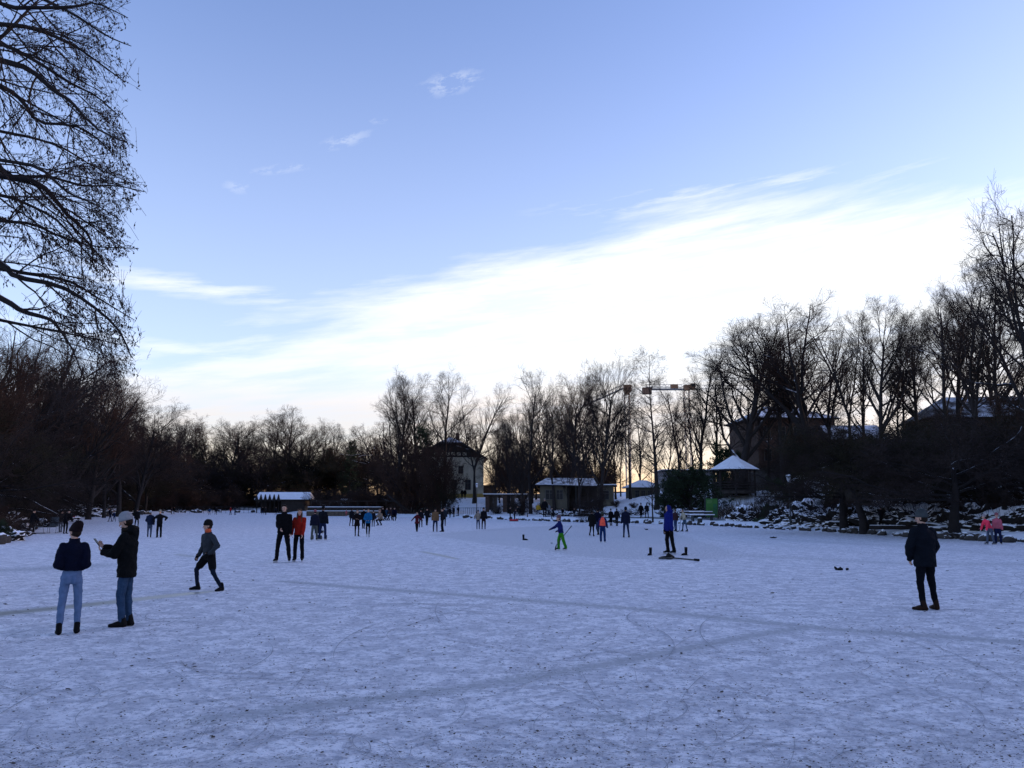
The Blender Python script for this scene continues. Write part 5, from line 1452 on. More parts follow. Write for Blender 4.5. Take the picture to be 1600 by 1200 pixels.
prng = random.Random(41)
def fig(px, foot, top, yaw, label, jk=BLACK, tr=BLACK, sh=BLACK, hat=None, hair=(.03, .02, .015), longhair=False, jlen=.84, puff=0.0, slim=1.0,
        hood=False, fur=None, feet=((-.11, 0, -8), (.11, 0, 8)), hands=((-.245, -.05, .80), (.245, -.05, .80)), lean=0.0, side=0.0, head=(0, 0), skates=False,
        gloves=None, child=1.0, D=None, z=None, crouch=0.0, group=None, near=False, shorts=None, scarf=None, pom=False, elbows=(None, None), curl=.5,
        handdir=(None, None), palmn=(None, None), vest=None, hatband=None, cat='person', height=None, sitz=None, hem=0.0, mass=1.0, hunch=0.0, cuff=True, drop=0.0, slouch=0.0):
    g0 = gp(px, foot)
    Dd = D or g0.y
    X_ = azx(px, Dd) if D else g0.x
    # exact ground point for the column
    zz = z if z is not None else max(0, gz(X_, Dd))
    h = height or (at(px, top, Dd).z - (zz if (D or z is not None) else 0)) * 1.0
    e = empty('person', (X_, Dd, zz), R(yaw), label, cat, group)
    s = h/1.765/(1-crouch*.45)
    npx = (foot-top)*.64
    vox = .0065 if near else max(.011, min(.028, 1.0/npx*.9*h/1.7))
    if not near and hands == ((-.245, -.05, .80), (.245, -.05, .80)):
        hands = prng.choice([hands, hands, ((-.20, -.16, .94), (.20, -.16, .94)), ((-.25, -.06, .80), (.12, -.24, 1.05)), ((-.33, -.04, .84), (.31, .03, .84)), ((-.10, -.22, 1.02), (.10, -.22, 1.02)), ((-.24, .04, .80), (.26, -.12, .84))])
    if not near and feet == ((-.11, 0, -8), (.11, 0, 8)):
        feet = prng.choice([feet, ((-.14, -.06, -14), (.12, .06, 10)), ((-.08, -.14, 0), (.09, .15, 6)), ((-.06, .02, -10), (.09, -.02, 16)), ((-.17, 0, -16), (.17, .02, 16))])
    lift = .055 if skates else .0
    puff = puff*.65
    hs = child
    # joints at s=1
    zc = lift
    ph = .945 - crouch*.42
    la = R(lean); sa = R(side)
    if not crouch and sitz is None:
        for f in feet: ph = min(ph, math.sqrt(max(.826**2-(abs(f[0])-.085)**2-(f[1]*.5)**2, .1))+.085+.02)
    ph -= drop
    spine = Vector((math.sin(sa), -math.sin(la), math.cos(la)*math.cos(sa))).normalized()
    fx = sum(f[0] for f in feet)/2; fy = sum(f[1] for f in feet)/2
    pel = Vector((fx*.8, fy*.5+.10*math.sin(la)+crouch*.18, ph+zc))
    hip = [pel+Vector((-.085, 0, -.02)), pel+Vector((.085, 0, -.02))]
    if sitz is not None: pel = Vector((0, .12, sitz))
    chest = pel+spine*.36; neck = pel+(spine+Vector((0, -hunch*.3, 0))).normalized()*.545
    hd = neck+(spine+Vector((0, -.12-hunch, .35))).normalized()*(.155*hs)
    hy = R(head[0]); hp = R(head[1])
    HM = Matrix.Rotation(hy, 3, 'Z') @ Matrix.Rotation(hp, 3, 'X')
    sh_ = [chest+spine*.125+Vector((-.157*mass, 0, -.03)), chest+spine*.125+Vector((.157*mass, 0, -.03))]
    ank = []; kn = []
    for i, f in enumerate(feet):
        lz = f[3] if len(f) > 3 else 0
        a = Vector((f[0], f[1]+.03, .085+zc+lz)); ya = R(f[2])
        fd = Vector((math.sin(ya), -math.cos(ya), 0))
        k_, a_ = ik(hip[i], a, .425, .405, fd+Vector(((-1, 1)[i]*.15, 0, 0)))
        ank.append((a_, fd)); kn.append(k_)
    el = []; wr_ = []
    for i in (0, 1):
        pole = elbows[i] or ((-1, 1)[i]*.7, .8, -.2)
        e_, w_ = ik(sh_[i], Vector(hands[i])+Vector((0, 0, zc)), .285, .25, Vector(pole)); el.append(e_); wr_.append(w_)
    # ---- body: one continuous surface
    b = Raw(); F3 = Vector((0, 1, 0))
    c = hd; a_, b_, h_ = .074*hs, .094*hs, .116*hs
    b.ell(c+HM@Vector((0, .008*hs, .012*hs)), a_, b_, h_*.92, HM)
    b.cap(c+HM@Vector((0, -.035, -.045))*hs, c+HM@Vector((0, -.055, -.085))*hs, .055*hs, .028*hs, 10)
    b.cap(c+HM@Vector((0, -.090, .012))*hs, c+HM@Vector((0, -.108, -.022))*hs, .009*hs, .014*hs, 6)
    for sx in (-1, 1):
        b.cap(c+HM@Vector((sx*.074, .012, .014))*hs, c+HM@Vector((sx*.076, .010, -.018))*hs, .015*hs, .011*hs, 6, HM@X3, .5)
        b.cap(c+HM@Vector((sx*.034, -.078, .018))*hs, c+HM@Vector((sx*.046, -.062, .016))*hs, .016*hs, .012*hs, 6)
    b.cap(c+HM@Vector((-.016, -.093, -.052))*hs, c+HM@Vector((.016, -.093, -.052))*hs, .009*hs, .009*hs, 6)
    b.cap(neck-spine*.06, c+Vector((0, .015, -.05*hs)), .058, .052, 12)
    b.loft([(pel-spine*.06, .13, .085), (pel+spine*.06, .135, .09), (pel+spine*.2, .12, .08), (chest, .145, .095), (chest+spine*.12, .15, .085), (neck, .055, .055)])
    for i in (0, 1):
        b.cap(sh_[i]*.5+(chest+spine*.10)*.5, sh_[i], .06, .052); b.cap(sh_[i], el[i], .045, .036); b.cap(el[i], wr_[i], .036, .026)
        hdir = Vector(handdir[i]) if handdir[i] else (wr_[i]-el[i]).normalized()
        pn = Vector(palmn[i]) if palmn[i] else Vector(((1, -1)[i], 0, -.1))
        hand(b, wr_[i]-hdir*.005, hdir, pn, Vector((0, -1, 0)), curl, .98)
        b.cap(hip[i], kn[i], .060*slim, .040); b.cap(kn[i], ank[i][0], .038, .027)
        b.cap(ank[i][0], ank[i][0]+ank[i][1]*.11+Vector((0, 0, -.052)), .026, .020)
    b.obj('body', SKIN, e, s, vox*.9)
    if gloves:
        g = Raw()
        for i in (0, 1):
            hdir = Vector(handdir[i]) if handdir[i] else (wr_[i]-el[i]).normalized()
            pn = Vector(palmn[i]) if palmn[i] else Vector(((1, -1)[i], 0, -.1))
            hand(g, wr_[i]-hdir*.02, hdir, pn, Vector((0, -1, 0)), curl, 1.28)
        g.obj('gloves', cloth(gloves), e, s, vox*1.0, 2)
    if npx > 45:   # small features of the face
        for sx in (-1, 1):
            Raw().ell(c+HM@Vector((sx*.031, -.082, .016))*hs, .011*hs, .009*hs, .007*hs, HM, 10, 6).obj('eye', EYEM, e, s, .003, 1)
        Raw().cap(c+HM@Vector((-.02, -.100, -.052))*hs, c+HM@Vector((.02, -.100, -.052))*hs, .006*hs, .006*hs, 6).obj('mouth', LIPM, e, s, .003, 1)
    # ---- trousers
    t = Raw(); w = slim
    t.loft([(pel-spine*.10+Vector((0, 0, 0)), .135*mass, .10), (pel, .155*mass*(.9+.1*w), .115), (pel+spine*.12, .145*mass, .105), (pel+spine*.16, .13, .09)])
    for i in (0, 1):
        t.cap(hip[i]+Vector((0, 0, -.02)), kn[i], .086*(.7+.3*w)*mass, .066*w, 12); t.cap(kn[i], ank[i][0]+Vector((0, 0, .005)), .066*w, .047*w*(1.15 if w > 1 else 1), 12)
        if w > 1.05: t.cap(ank[i][0]+Vector((0, 0, .09)), ank[i][0]+Vector((0, 0, .0)), .055*w, .064*w, 12)
    if near: t.cap(pel+Vector((-.05, .05, -.04)), pel+Vector((-.05, .045, -.07)), .082, .08, 10); t.cap(pel+Vector((.05, .05, -.04)), pel+Vector((.05, .045, -.07)), .082, .08, 10)
    t.obj('trousers', cloth(tr), e, s, vox, 3, wr=(.030 if near else .018)*s)
    if shorts:
        q = Raw(); q.loft([(pel-spine*.12, .15, .12), (pel, .17, .125), (pel+spine*.14, .15, .11)])
        for i in (0, 1): q.cap(hip[i], hip[i]+(kn[i]-hip[i])*.68, .108, .092, 12)
        q.obj('shorts', cloth(shorts), e, s, vox, 2, wr=.012)
    # ---- footwear
    for i in (0, 1):
        f = Raw(); a, fd = ank[i]; lat = Vector((-fd.y, fd.x, 0)); base = Vector((a.x, a.y, a.z-.085))
        f.cap(base-fd*.045+Z3*.038, base+fd*.075+Z3*.036, .040, .043, 10); f.cap(base+fd*.075+Z3*.034, base+fd*.165+Z3*.026, .044, .034, 10)
        f.cap(base-fd*.03+Z3*.05, a+Z3*(.075 if (skates or slim < 1.02) else .02), .047, .048, 10); f.cap(base+fd*.01+Z3*.065, base+fd*.10+Z3*.040, .044, .040, 10)
        if lift or (len(feet[i]) > 3 and feet[i][3] > 0): pass
        V = f.V; zmin = base.z+.004
        f.V = [Vector((v.x, v.y, max(v.z, zmin))) for v in V]
        o = f.obj('skate' if skates else 'shoe', cloth(sh, .5), e, s, vox*.8, 2)
        if skates:
            m = Raw(); 
            p0 = base-fd*.09; p1 = base+fd*.21
            mb = MB(); q = lat*.006
            mb.hexa([(p0-q-Z3*lift*.95)*s, (p1-q-Z3*lift*.95)*s, (p1+q-Z3*lift*.95)*s, (p0+q-Z3*lift*.95)*s], [(p0-q-Z3*lift*.45)*s, (p1-q-Z3*lift*.45)*s, (p1+q-Z3*lift*.45)*s, (p0+q-Z3*lift*.45)*s])
            for t_ in (.25, .75):
                pc = p0.lerp(p1, t_); q2 = lat*.018; f2 = fd*.035
                mb.hexa([(pc-q2-f2-Z3*lift*.5)*s, (pc-q2+f2-Z3*lift*.5)*s, (pc+q2+f2-Z3*lift*.5)*s, (pc+q2-f2-Z3*lift*.5)*s], [(pc-q2-f2+Z3*.012)*s, (pc-q2+f2+Z3*.012)*s, (pc+q2+f2+Z3*.012)*s, (pc+q2-f2+Z3*.012)*s])
            mb.build('blade', BLADE, o)
    # ---- jacket
    j = Raw(); p = puff
    hz = pel.z+(jlen-.925)
    down = (pel.z-hz)
    secs = []
    dn = Vector((spine.x*.4, spine.y*.35, 1)).normalized()
    hemc = pel-dn*down
    if down > .02: secs += [(hemc, (.174+p*.6+hem)*mass, .130+p*.5+hem*.7), (pel-dn*down*.5, (.172+p*.7+hem*.6)*mass, .130+p*.6)]
    st = max(0.0, -down)
    secs += [(pel+spine*(st+.02), (.162+p)*mass, .126+p*.8), (pel+spine*max(.17, st+.06), (.156+p*1.1)*mass, .120+p), (chest, (.172+p)*mass, .134+p), (chest+spine*.07, (.166+p*.8)*mass, .124+p*.7), (chest+spine*.115, (.132+p*.7)*mass, .105+p*.6),
             (chest+spine*.15, (.098+p*.5)*mass, .088+p*.4), (neck+spine*.02, .074+p*.3, .076+p*.3), (neck+spine*.06, .072+p*.25, .074+p*.25)]
    j.loft(secs, 20)
    for i in (0, 1):
        j.cap(sh_[i]*.7+(chest+spine*.12)*.3, sh_[i], .066+p*.5, .064+p*.6, 12); j.cap(sh_[i], el[i], .068+p*.75, .062+p*.8, 12); j.cap(el[i], wr_[i]-(wr_[i]-el[i])*.02, .063+p*.8, .048+p*.45, 12)
    if hood: j.cap(neck+Vector((-.06, .08, .03)), neck+Vector((.06, .08, .03)), .075, .075, 12); j.cap(neck+Vector((0, .10, .0)), neck+Vector((0, .13, -.10)), .08, .05, 12)
    j.obj('jacket', cloth(jk), e, s, vox, 3, wr=(.034+p*.3)*s)
    if fur:
        f = Raw()
        for q in range(15):
            w_ = 2*math.pi*q/15; f.cap(neck+Vector((.098*math.cos(w_), .035+.095*math.sin(w_), .050+.02*math.sin(w_))), neck+Vector((.105*math.cos(w_+.2), .035+.10*math.sin(w_+.2), .042+.02*math.sin(w_))), .028, .024, 6)
        f.obj('fur_trim', cloth(fur, .95), e, s, vox, 1, wr=.02)
    if scarf:
        f = Raw(); f.cap(neck+Vector((-.012, 0, .02)), neck+Vector((.012, -.012, .045)), .078, .076, 12); f.obj('neck_warmer', cloth(scarf), e, s, vox, 2)
    if vest:
        f = Raw(); f.loft([(pel+spine*(max(0, -down)+.04), .17+p, .128+p), (chest, .187+p, .14+p), (chest+spine*.10, .15, .128+p), (neck+spine*.03, .085, .095)], 16); f.obj('vest', cloth(vest), e, s, vox, 2)
    # ---- hair and hat
    if hood == 'up':
        f = Raw(); f.ell(c+HM@Vector((0, .028, .008))*hs, .094*hs, .108*hs, .126*hs, HM); f.cap(neck+Vector((0, .03, 0)), c+HM@Vector((0, .05, -.05)), .10, .095, 12)
        f.obj('hood', cloth(jk), e, s, vox, 2)
    else:
        if hair and not (hat and not longhair and npx < 25):
            f = Raw(); f.ell(c+HM@Vector((0, .022, .018 if not hat else -.002))*hs, (.082 if not hat else .078)*hs, (.092 if not hat else .088)*hs, (.112 if not hat else .088)*hs, HM)
            if not hat: f.cap(c+HM@Vector((-.05, -.045, .085))*hs, c+HM@Vector((.05, -.045, .085))*hs, .030*hs, .030*hs, 8)
            if longhair:
                for sx in (-1, 1): f.cap(c+HM@Vector((sx*.066, .0, -.02))*hs, chest+spine*.02+Vector((sx*.075, -.085-p, 0)), .036, .028, 8)
                f.cap(c+HM@Vector((0, .06, -.02))*hs, chest+spine*.0+Vector((0, .12+p, 0)), .075, .05, 10, X3, 1.2)
            f.obj('hair', cloth(hair, .6), e, s, vox*.9, 2)
        if hat:
            f = Raw(); up = HM@Vector((0, .12, 1)).normalized()
            o_ = c+HM@Vector((0, .012, .035))*hs
            u_, v_ = HM@X3, (HM@Vector((0, 1, -.12))).normalized()
            R_ = [f.ring(o_+up*z_*hs+HM@Vector((0, slouch*max(0, z_-.02)*9, slouch*max(0, z_-.02)*3)), u_, v_, a*hs, b2*hs, 16) for z_, a, b2 in ((-.015, .084, .103), (.0, .090, .108), (.035, .090, .108), (.058, .086, .104), (.095, .074, .092), (.125, .048, .062), (.138, .016, .022))]
            f.skin(R_, 16)
            R_ = [f.ring(o_+up*z_*hs, u_, v_, a*hs, b2*hs, 16) for z_, a, b2 in ((-.018, .089, .108), (-.012, .094, .113), (.022, .095, .114), (.030, .089, .108))]; f.skin(R_, 16)
            ho = f.obj('hat', cloth(hat), e, s, vox*.9, 2)
            if hatband:
                g = Raw(); R_ = [g.ring(o_+up*z_*hs, u_, v_, .093*hs, .111*hs, 16) for z_ in (-.012, .012)]; g.skin(R_, 16); g.obj('hat_band', cloth(hatband), ho, s, vox*.9, 1)
            if pom: Raw().ell(o_+up*.13*hs, .034*hs, .034*hs, .034*hs).obj('pompom', cloth(hat if not hatband else hatband), ho, s, vox, 1)
    return e, s, wr_, hd, zc
EYEM = simple('dark eye', (.02, .015, .012), rough=.2, var=0); LIPM = simple('lips', (.30, .11, .09), rough=.5, var=0)

# ---- the seven nearest figures
fig(105, 990, 819, 206, 'woman seen from behind in light blue skinny jeans and a short navy bomber jacket', NAVY, LJEANS, BLACK, hat=(.020, .012, .014),
    hair=(.03, .02, .015), jlen=.99, puff=.035, slim=.93, near=True, feet=((-.135, 0, -6), (.125, .05, 10)), hands=((-.12, -.12, 1.05), (.12, -.12, 1.05)), elbows=((-.35, .9, -.3), (.35, .9, -.3)), slouch=.06, mass=.95, head=(42, 3), hem=0.01)
o_ = fig(192, 979, 802, -84, 'man in long black parka with furred hood and pale grey beanie, looking at a phone', (.009, .010, .011), (.035, .07, .13), (.012, .010, .010), hat=(.30, .31, .33),
    jlen=.76, puff=.028, slim=1.0, near=True, feet=((-.06, .04, -4), (.07, -.03, 6)), hands=((-.04, -.36, 1.22), (.05, -.35, 1.15)), elbows=((-.5, .1, -1), (.5, .1, -1)), head=(2, 22),
    hood=True, fur=(.035, .028, .022), curl=.75, handdir=((.15, -.7, .55), (-.15, -.75, .5)), palmn=((.4, .2, .6), (-.4, .2, .6)), lean=2, hunch=.10)
fig(322, 923, 807, -38, 'runner in dark grey top, black shorts over leggings and orange neck warmer, legs apart', (.040, .046, .056), (.014, .022, .045), BLACK, hat=(.018, .016, .016),
    jlen=.90, slim=.86, near=True, feet=((-.34, -.06, -48), (.34, .16, 12)), hands=((-.22, -.12, .84), (.22, -.10, .90)), elbows=((-.6, .9, 0), (1, .6, 0)), head=(-22, 4), mass=1.12, drop=.05, shorts=(.010, .010, .012),
    scarf=(.55, .10, .04), lean=6, gloves=(.015, .015, .016), hatband=(.10, .05, .03))
fig(441, 879, 790, 4, 'tall skater all in black, one bare hand at his waist, beside the woman in red', (.008, .008, .010), (.008, .008, .010), (.010, .010, .012), hair=(.025, .018, .014),
    jlen=.86, puff=.02, slim=1.05, near=True, skates=True, feet=((-.19, 0, -14), (.20, .02, 12)), hands=((-.06, -.20, .98), (.22, -.04, .84)), elbows=((-.55, .9, 0), (.5, .9, 0)), mass=1.10)
fig(466, 878, 797, 2, 'woman on skates in a bright red jacket, with long brown hair', (.33, .020, .012), (.008, .008, .011), (.014, .012, .012), hair=(.09, .05, .03), longhair=True,
    jlen=.87, puff=.018, slim=1.08, near=True, skates=True, feet=((-.13, 0, -6), (.12, .02, 8)), hands=((-.25, -.02, .90), (.15, -.18, .88)), mass=.98)
fig(1046, 866, 791, -72, 'man in royal blue hooded jacket and black trousers between the two goal boots', (.010, .018, .16), (.008, .008, .010), (.012, .012, .014),
    jlen=.80, puff=.022, slim=1.12, near=True, skates=True, hood='up', feet=((-.10, -.03, -6), (.13, .10, 4)), hands=((-.23, -.05, .76), (.22, -.02, .78)), gloves=(.012, .012, .014), mass=1.05, lean=3)
fig(1450, 953, 798, 196, 'man in dark jacket, grey-green beanie and brown boots, seen from behind at the right', (.009, .012, .019), (.007, .008, .013), (.035, .018, .012), hat=(.060, .072, .075),
    hair=(.03, .02, .015), jlen=.765, puff=.035, slim=.97, near=True, feet=((-.155, 0, -12), (.15, .03, 30)), hands=((-.19, -.12, .90), (.20, -.13, .90)), elbows=((-1, .5, 0), (1, .4, 0)), head=(30, 6), mass=1.16)
# ---- hockey players and people in the middle
fig(875, 860, 808, -78, 'child in bright green snow trousers and blue jacket, one arm stretched out', (.012, .020, .12), (.045, .24, .015), BLACK, hat=(.15, .08, .09), jlen=.86, puff=.03, slim=1.35,
    skates=True, feet=((-.10, -.08, -10), (.12, .26, 20)), hands=((-.10, -.46, 1.08), (.10, -.14, .98)), elbows=((-.4, .3, -1), (.4, 1, 0)), gloves=(.012, .012, .02), child=1.2, lean=10)
fig(942, 848, 803, 176, 'child in a glowing coral vest and blue snow trousers seen from behind', (.02, .022, .09), (.010, .035, .13), BLACK, hat=(.05, .06, .05), jlen=.90, puff=.03, slim=1.3, child=1.2, vest=(.95, .12, .07),
    feet=((-.12, 0, -8), (.12, 0, 8)), hands=((-.30, -.05, .86), (.30, -.05, .86)), skates=True)
fig(925, 838, 797, 150, 'person in long black coat with pale fur collar, left of the coral vest', (.012, .012, .013), BLACK, BLACK, hair=(.03, .02, .015), jlen=.66, puff=.05, slim=.9, fur=(.20, .15, .13),
    feet=((-.08, -.12, 0), (.08, .16, 0, .05)), hem=.03)
fig(934, 836, 794, 200, 'person in dark clothes partly hidden behind the child in the coral vest', NAVY, (.03, .05, .08), BLACK, hat=(.02, .02, .025), jlen=.86, puff=.03, feet=((-.10, -.12, 0), (.08, .2, 0, .04)))
fig(978, 840, 792, 186, 'man in navy jacket and blue jeans striding away right of the coral vest', (.012, .018, .045), DJEANS, BLACK, hat=(.018, .02, .03), jlen=.84, puff=.03, feet=((-.20, -.10, 0), (.17, .16, 0)), near=False)
fig(955, 822, 795, 170, 'dark figure left of the man striding in jeans, standing close to a companion', BLACK, BLACK, BLACK, hat=(.02, .018, .02), puff=.03)
fig(964, 822, 794, 185, 'dark figure in bulky jacket nearest on the left to the man striding in jeans', (.015, .014, .018), BLACK, BLACK, hair=(.02, .015, .01), puff=.04)
fig(1001, 809, 786, 180, 'left one of two dark walkers on the path beside the young straight tree', BLACK, BLACK, BLACK, D=85, hat=(.02, .02, .02), puff=.03)
fig(1010, 809, 786, 175, 'right one of two dark walkers on the path beside the young straight tree', (.016, .016, .022), BLACK, BLACK, D=84.4, puff=.03)
fig(1056, 831, 796, 200, 'person in pale jeans and dark top mostly hidden behind the man in royal blue', (.06, .03, .035), JEANS, BLACK, hair=(.10, .07, .04), feet=((-.10, -.1, 0), (.14, .12, 20)), skates=True)
fig(1070, 831, 796, -70, 'person in cream jacket and light jeans skating right of the man in royal blue', (.42, .38, .28), (.07, .12, .19), BLACK, hair=(.16, .11, .06), jlen=.90, puff=.02,
    feet=((-.08, -.18, 0), (.1, .14, 10)), hands=((-.16, -.32, .95), (.16, -.28, .9)), skates=True, lean=14)
fig(1547, 851, 804, -78, 'girl in hot pink jacket and grey-blue jeans bending forward at the right shore', (.80, .05, .10), (.09, .11, .16), BLACK, hat=(.35, .30, .30), jlen=.90, puff=.03, child=1.2, skates=True, slim=1.1,
    lean=30, feet=((-.14, -.08, -10), (.16, .12, 10)), hands=((-.20, -.42, .72), (.22, -.40, .70)), gloves=(.5, .5, .52))
fig(1561, 851, 804, -30, 'girl in a dusty pink jacket and navy trousers right beside the girl in hot pink', (.42, .10, .14), (.012, .018, .06), BLACK, hat=(.30, .10, .12), jlen=.88, puff=.035, child=1.2, skates=True, slim=1.25,
    lean=12, hands=((-.26, -.14, .80), (.24, -.10, .82)))
fig(1374, 823, 792, 120, 'lone dark walker on the snowy bank left of the man in the grey beanie', (.014, .014, .020), BLACK, BLACK, D=54, hat=(.03, .03, .04), jlen=.72, puff=.03, feet=((-.08, -.1, 0), (.08, .16, 0)))
# ---- left middle
fig(248, 840, 797, 10, 'skater in black with cream hat and one elbow raised, behind the parka man', (.012, .012, .015), BLACK, BLACK, hat=(.38, .34, .26), puff=.03, slim=1.15, hands=((-.30, -.10, 1.0), (.36, -.08, 1.12)), elbows=((-1, .3, 0), (1, .3, -.6)))
fig(233, 840, 798, 200, 'person in dark blue jacket, jeans and white hat beside the cream-hatted skater', (.014, .022, .05), (.07, .09, .14), BLACK, hat=(.40, .42, .45), puff=.03, feet=((-.08, -.1, 0), (.08, .14, 0, .04)))
fig(213, 824, 795, 180, 'person in black whose legs are hidden by the hood of the parka man', (.014, .014, .018), BLACK, BLACK, hat=(.05, .04, .04), puff=.04)
fig(171, 815, 793, -60, 'small distant skater in navy pushing off left of the grey beanie of the parka man', NAVY, DJEANS, BLACK, hat=(.03, .03, .04), feet=((-.25, -.1, -20), (.25, .2, 40)), hands=((-.45, -.2, 1.0), (.4, .2, 1.1)), lean=18)
fig(178, 815, 798, -30, 'small distant child in blue beside the navy skater', (.02, .04, .12), (.02, .04, .10), BLACK, hat=(.05, .05, .06), child=1.2, feet=((-.2, -.1, -20), (.2, .1, 30)), lean=14)
fig(49, 835, 796, 150, 'dark figure standing behind the left metal chair on the ice', (.012, .012, .016), (.010, .010, .012), BLACK, hat=(.02, .02, .02), puff=.03, hands=((-.20, -.35, .95), (.22, -.35, .95)), lean=8)
fig(102, 834, 795, 60, 'dark figure stooping over the right metal chair on the ice', (.010, .010, .014), BLACK, BLACK, hat=(.02, .02, .02), puff=.05, lean=24, hands=((-.18, -.42, .90), (.2, -.42, .88)), hunch=.1)
fig(94, 832, 797, 40, 'person in grey jeans half hidden behind the stooping figure at the right metal chair', (.03, .03, .035), (.09, .11, .14), BLACK, hat=(.02, .02, .02), lean=18, hands=((-.2, -.4, .9), (.2, -.4, .9)))
fig(115, 814, 797, 10, 'small child in red trousers standing beyond the metal chairs', (.02, .02, .03), (.42, .03, .03), BLACK, hat=(.05, .03, .03), child=1.2, slim=1.2)
fig(32, 813, 799, 170, 'tiny dark figure on the ice left of the metal chairs', (.02, .018, .03), (.015, .02, .05), BLACK, hat=(.08, .05, .05), child=1.1)
# ---- far row on the left
for px, ft_, tp, jk, tr, lab in [
    (268, 803.5, 793, (.05, .02, .03), BLACK, 'tiny figure in wine red jacket far left of the long shelter fence'),
    (272, 803.5, 792, BLACK, BLACK, 'tiny dark figure skating right beside the wine red one'),
    (327, 804.5, 793.5, (.02, .08, .20), BLACK, 'tiny far child in bright blue, left of the dark far skater'),
    (337, 804.5, 792, (.02, .02, .03), BLACK, 'tiny far skater in dark clothes between the blue child and the red figure'),
    (360, 804.5, 791.5, (.45, .03, .03), (.02, .02, .04), 'tiny far figure in a red jacket'),
    (367, 804.5, 791.5, (.04, .06, .11), (.03, .05, .09), 'tiny far figure in grey blue right next to the red jacket'),
    (410, 804, 791.5, BLACK, DJEANS, 'tiny dark figure under the left gable of the boat shed'),
    (415, 804, 792, (.03, .03, .04), BLACK, 'tiny dark figure under the second gable of the boat shed'),
    (431, 804.5, 792, (.02, .02, .03), BLACK, 'tiny figure half hidden just left of the tall man in black')]:
    fig(px, ft_, tp, trng.uniform(-180, 180), lab, jk, tr, BLACK, hat=(.03, .03, .03), feet=((-.16, -.06, -10), (.16, .08, 10)), puff=.03)
# ---- centre left
fig(491, 845, 798, 190, 'skater in navy top, pink hat and grey-green trousers', (.014, .016, .035), (.09, .10, .09), BLACK, hat=(.28, .10, .12), puff=.03, slim=1.2, skates=True, feet=((-.14, -.05, -8), (.16, .06, 8)))
fig(504, 844, 792.5, 176, 'tall skater in dark jacket and blue trousers beside the pink-hatted skater', (.012, .014, .022), (.016, .026, .075), BLACK, hat=(.012, .012, .016), puff=.04, slim=1.15, skates=True, feet=((-.14, -.02, -8), (.17, .06, 8)))
fig(557, 838, 796, 14, 'woman in knee-length black coat with folded arms, left of the bright blue jacket', (.014, .009, .010), BLACK, BLACK, hair=(.20, .13, .08), jlen=.66, slim=.85, hem=.03, hands=((-.10, -.20, 1.15), (.12, -.20, 1.12)), feet=((-.08, 0, -8), (.12, -.02, 20)))
fig(574, 839, 796, 8, 'person in a bright blue jacket and black leggings on white skates', (.012, .13, .30), (.008, .008, .010), WHITE, hair=(.12, .08, .05), jlen=.82, slim=.9, skates=True, puff=.02, feet=((-.04, -.05, 0), (.10, .06, 14)))
fig(568, 826, 794, 170, 'dark figure just behind the left shoulder of the bright blue jacket', BLACK, BLACK, BLACK, hat=(.02, .02, .02), puff=.04)
fig(549, 822, 794, 160, 'dark figure behind the left side of the woman in the black coat', (.014, .014, .02), BLACK, BLACK, hair=(.02, .015, .01), puff=.05)
fig(583, 823, 798, 190, 'dark figure seen right behind the bright blue jacket', (.012, .014, .025), BLACK, BLACK, hat=(.02, .02, .03), puff=.04, hands=((-.3, -.1, .8), (.36, -.08, .84)))
fig(541, 807, 798, 0, 'tiny child in a pink suit sitting at the foot of the quay', (.45, .12, .12), (.45, .10, .10), BLACK, hat=(.3, .2, .2), child=1.2, height=1.0, puff=.04)
fig(593, 821, 803, -40, 'child in a beige jacket crouching on the ice right of the bright blue jacket', (.30, .23, .17), BLACK, BLACK, hat=(.25, .17, .13), child=1.15, crouch=1.0, height=1.0, hands=((-.2, -.4, .5), (.2, -.4, .5)), lean=20, puff=.04)
for px, ft_, tp, jk, lab, h in [(598, 814, 799, BLACK, 'dark person at the left of the group sitting at the shore to lace skates', 1.15), (604, 813, 800, (.02, .06, .12), 'person in blue sitting in the group lacing skates', 1.1),
        (610, 813, 799, (.05, .03, .03), 'person in brown sitting in the middle of the group lacing skates', 1.15), (616, 814, 799.5, NAVY, 'person in navy at the right end of the group lacing skates', 1.15)]:
    fig(px, ft_, tp, trng.uniform(-60, 60), lab, jk, BLACK, BLACK, hat=(.03, .03, .03), crouch=.95, height=h, puff=.05, lean=18, hands=((-.2, -.35, .5), (.2, -.35, .5)))
for px, tp, lab in [(574, 786, 'dark person on the bank left of the red hut'), (580, 785.5, 'dark person on the bank touching the red hut on its left')]:
    fig(px, 798, tp, 170, lab, BLACK, BLACK, BLACK, D=133, hat=(.02, .02, .02), puff=.03)
fig(651, 831, 800, 4, 'child in a dark red coat spreading both arms while gliding', (.09, .012, .018), BLACK, BLACK, hair=(.08, .05, .03), jlen=.72, hem=.05, child=1.12, feet=((-.02, 0, 0), (.05, .08, 10)), hands=((-.50, -.02, .95), (.52, -.05, .98)))
fig(657, 824, 796, 190, 'dark skater directly behind the child in the dark red coat', (.012, .012, .02), BLACK, BLACK, hat=(.02, .02, .02), puff=.03)
fig(667, 821, 794, 176, 'dark figure right of the child in the dark red coat, feet together', (.012, .012, .016), BLACK, BLACK, hat=(.02, .02, .02), puff=.035, feet=((-.04, 0, 0), (.05, 0, 0)))
fig(680, 831, 794, 182, 'person in a tan brown jacket and blue jeans seen from behind', (.20, .115, .06), DJEANS, BLACK, hat=(.03, .025, .02), puff=.04, jlen=.84, feet=((-.13, 0, -5), (.14, 0, 8)), mass=1.08)
fig(691, 831, 794, -80, 'dark figure in profile right beside the tan brown jacket', (.012, .013, .018), (.010, .012, .022), BLACK, hat=(.02, .02, .02), puff=.035, feet=((-.05, -.06, 0), (.05, .04, 0)))
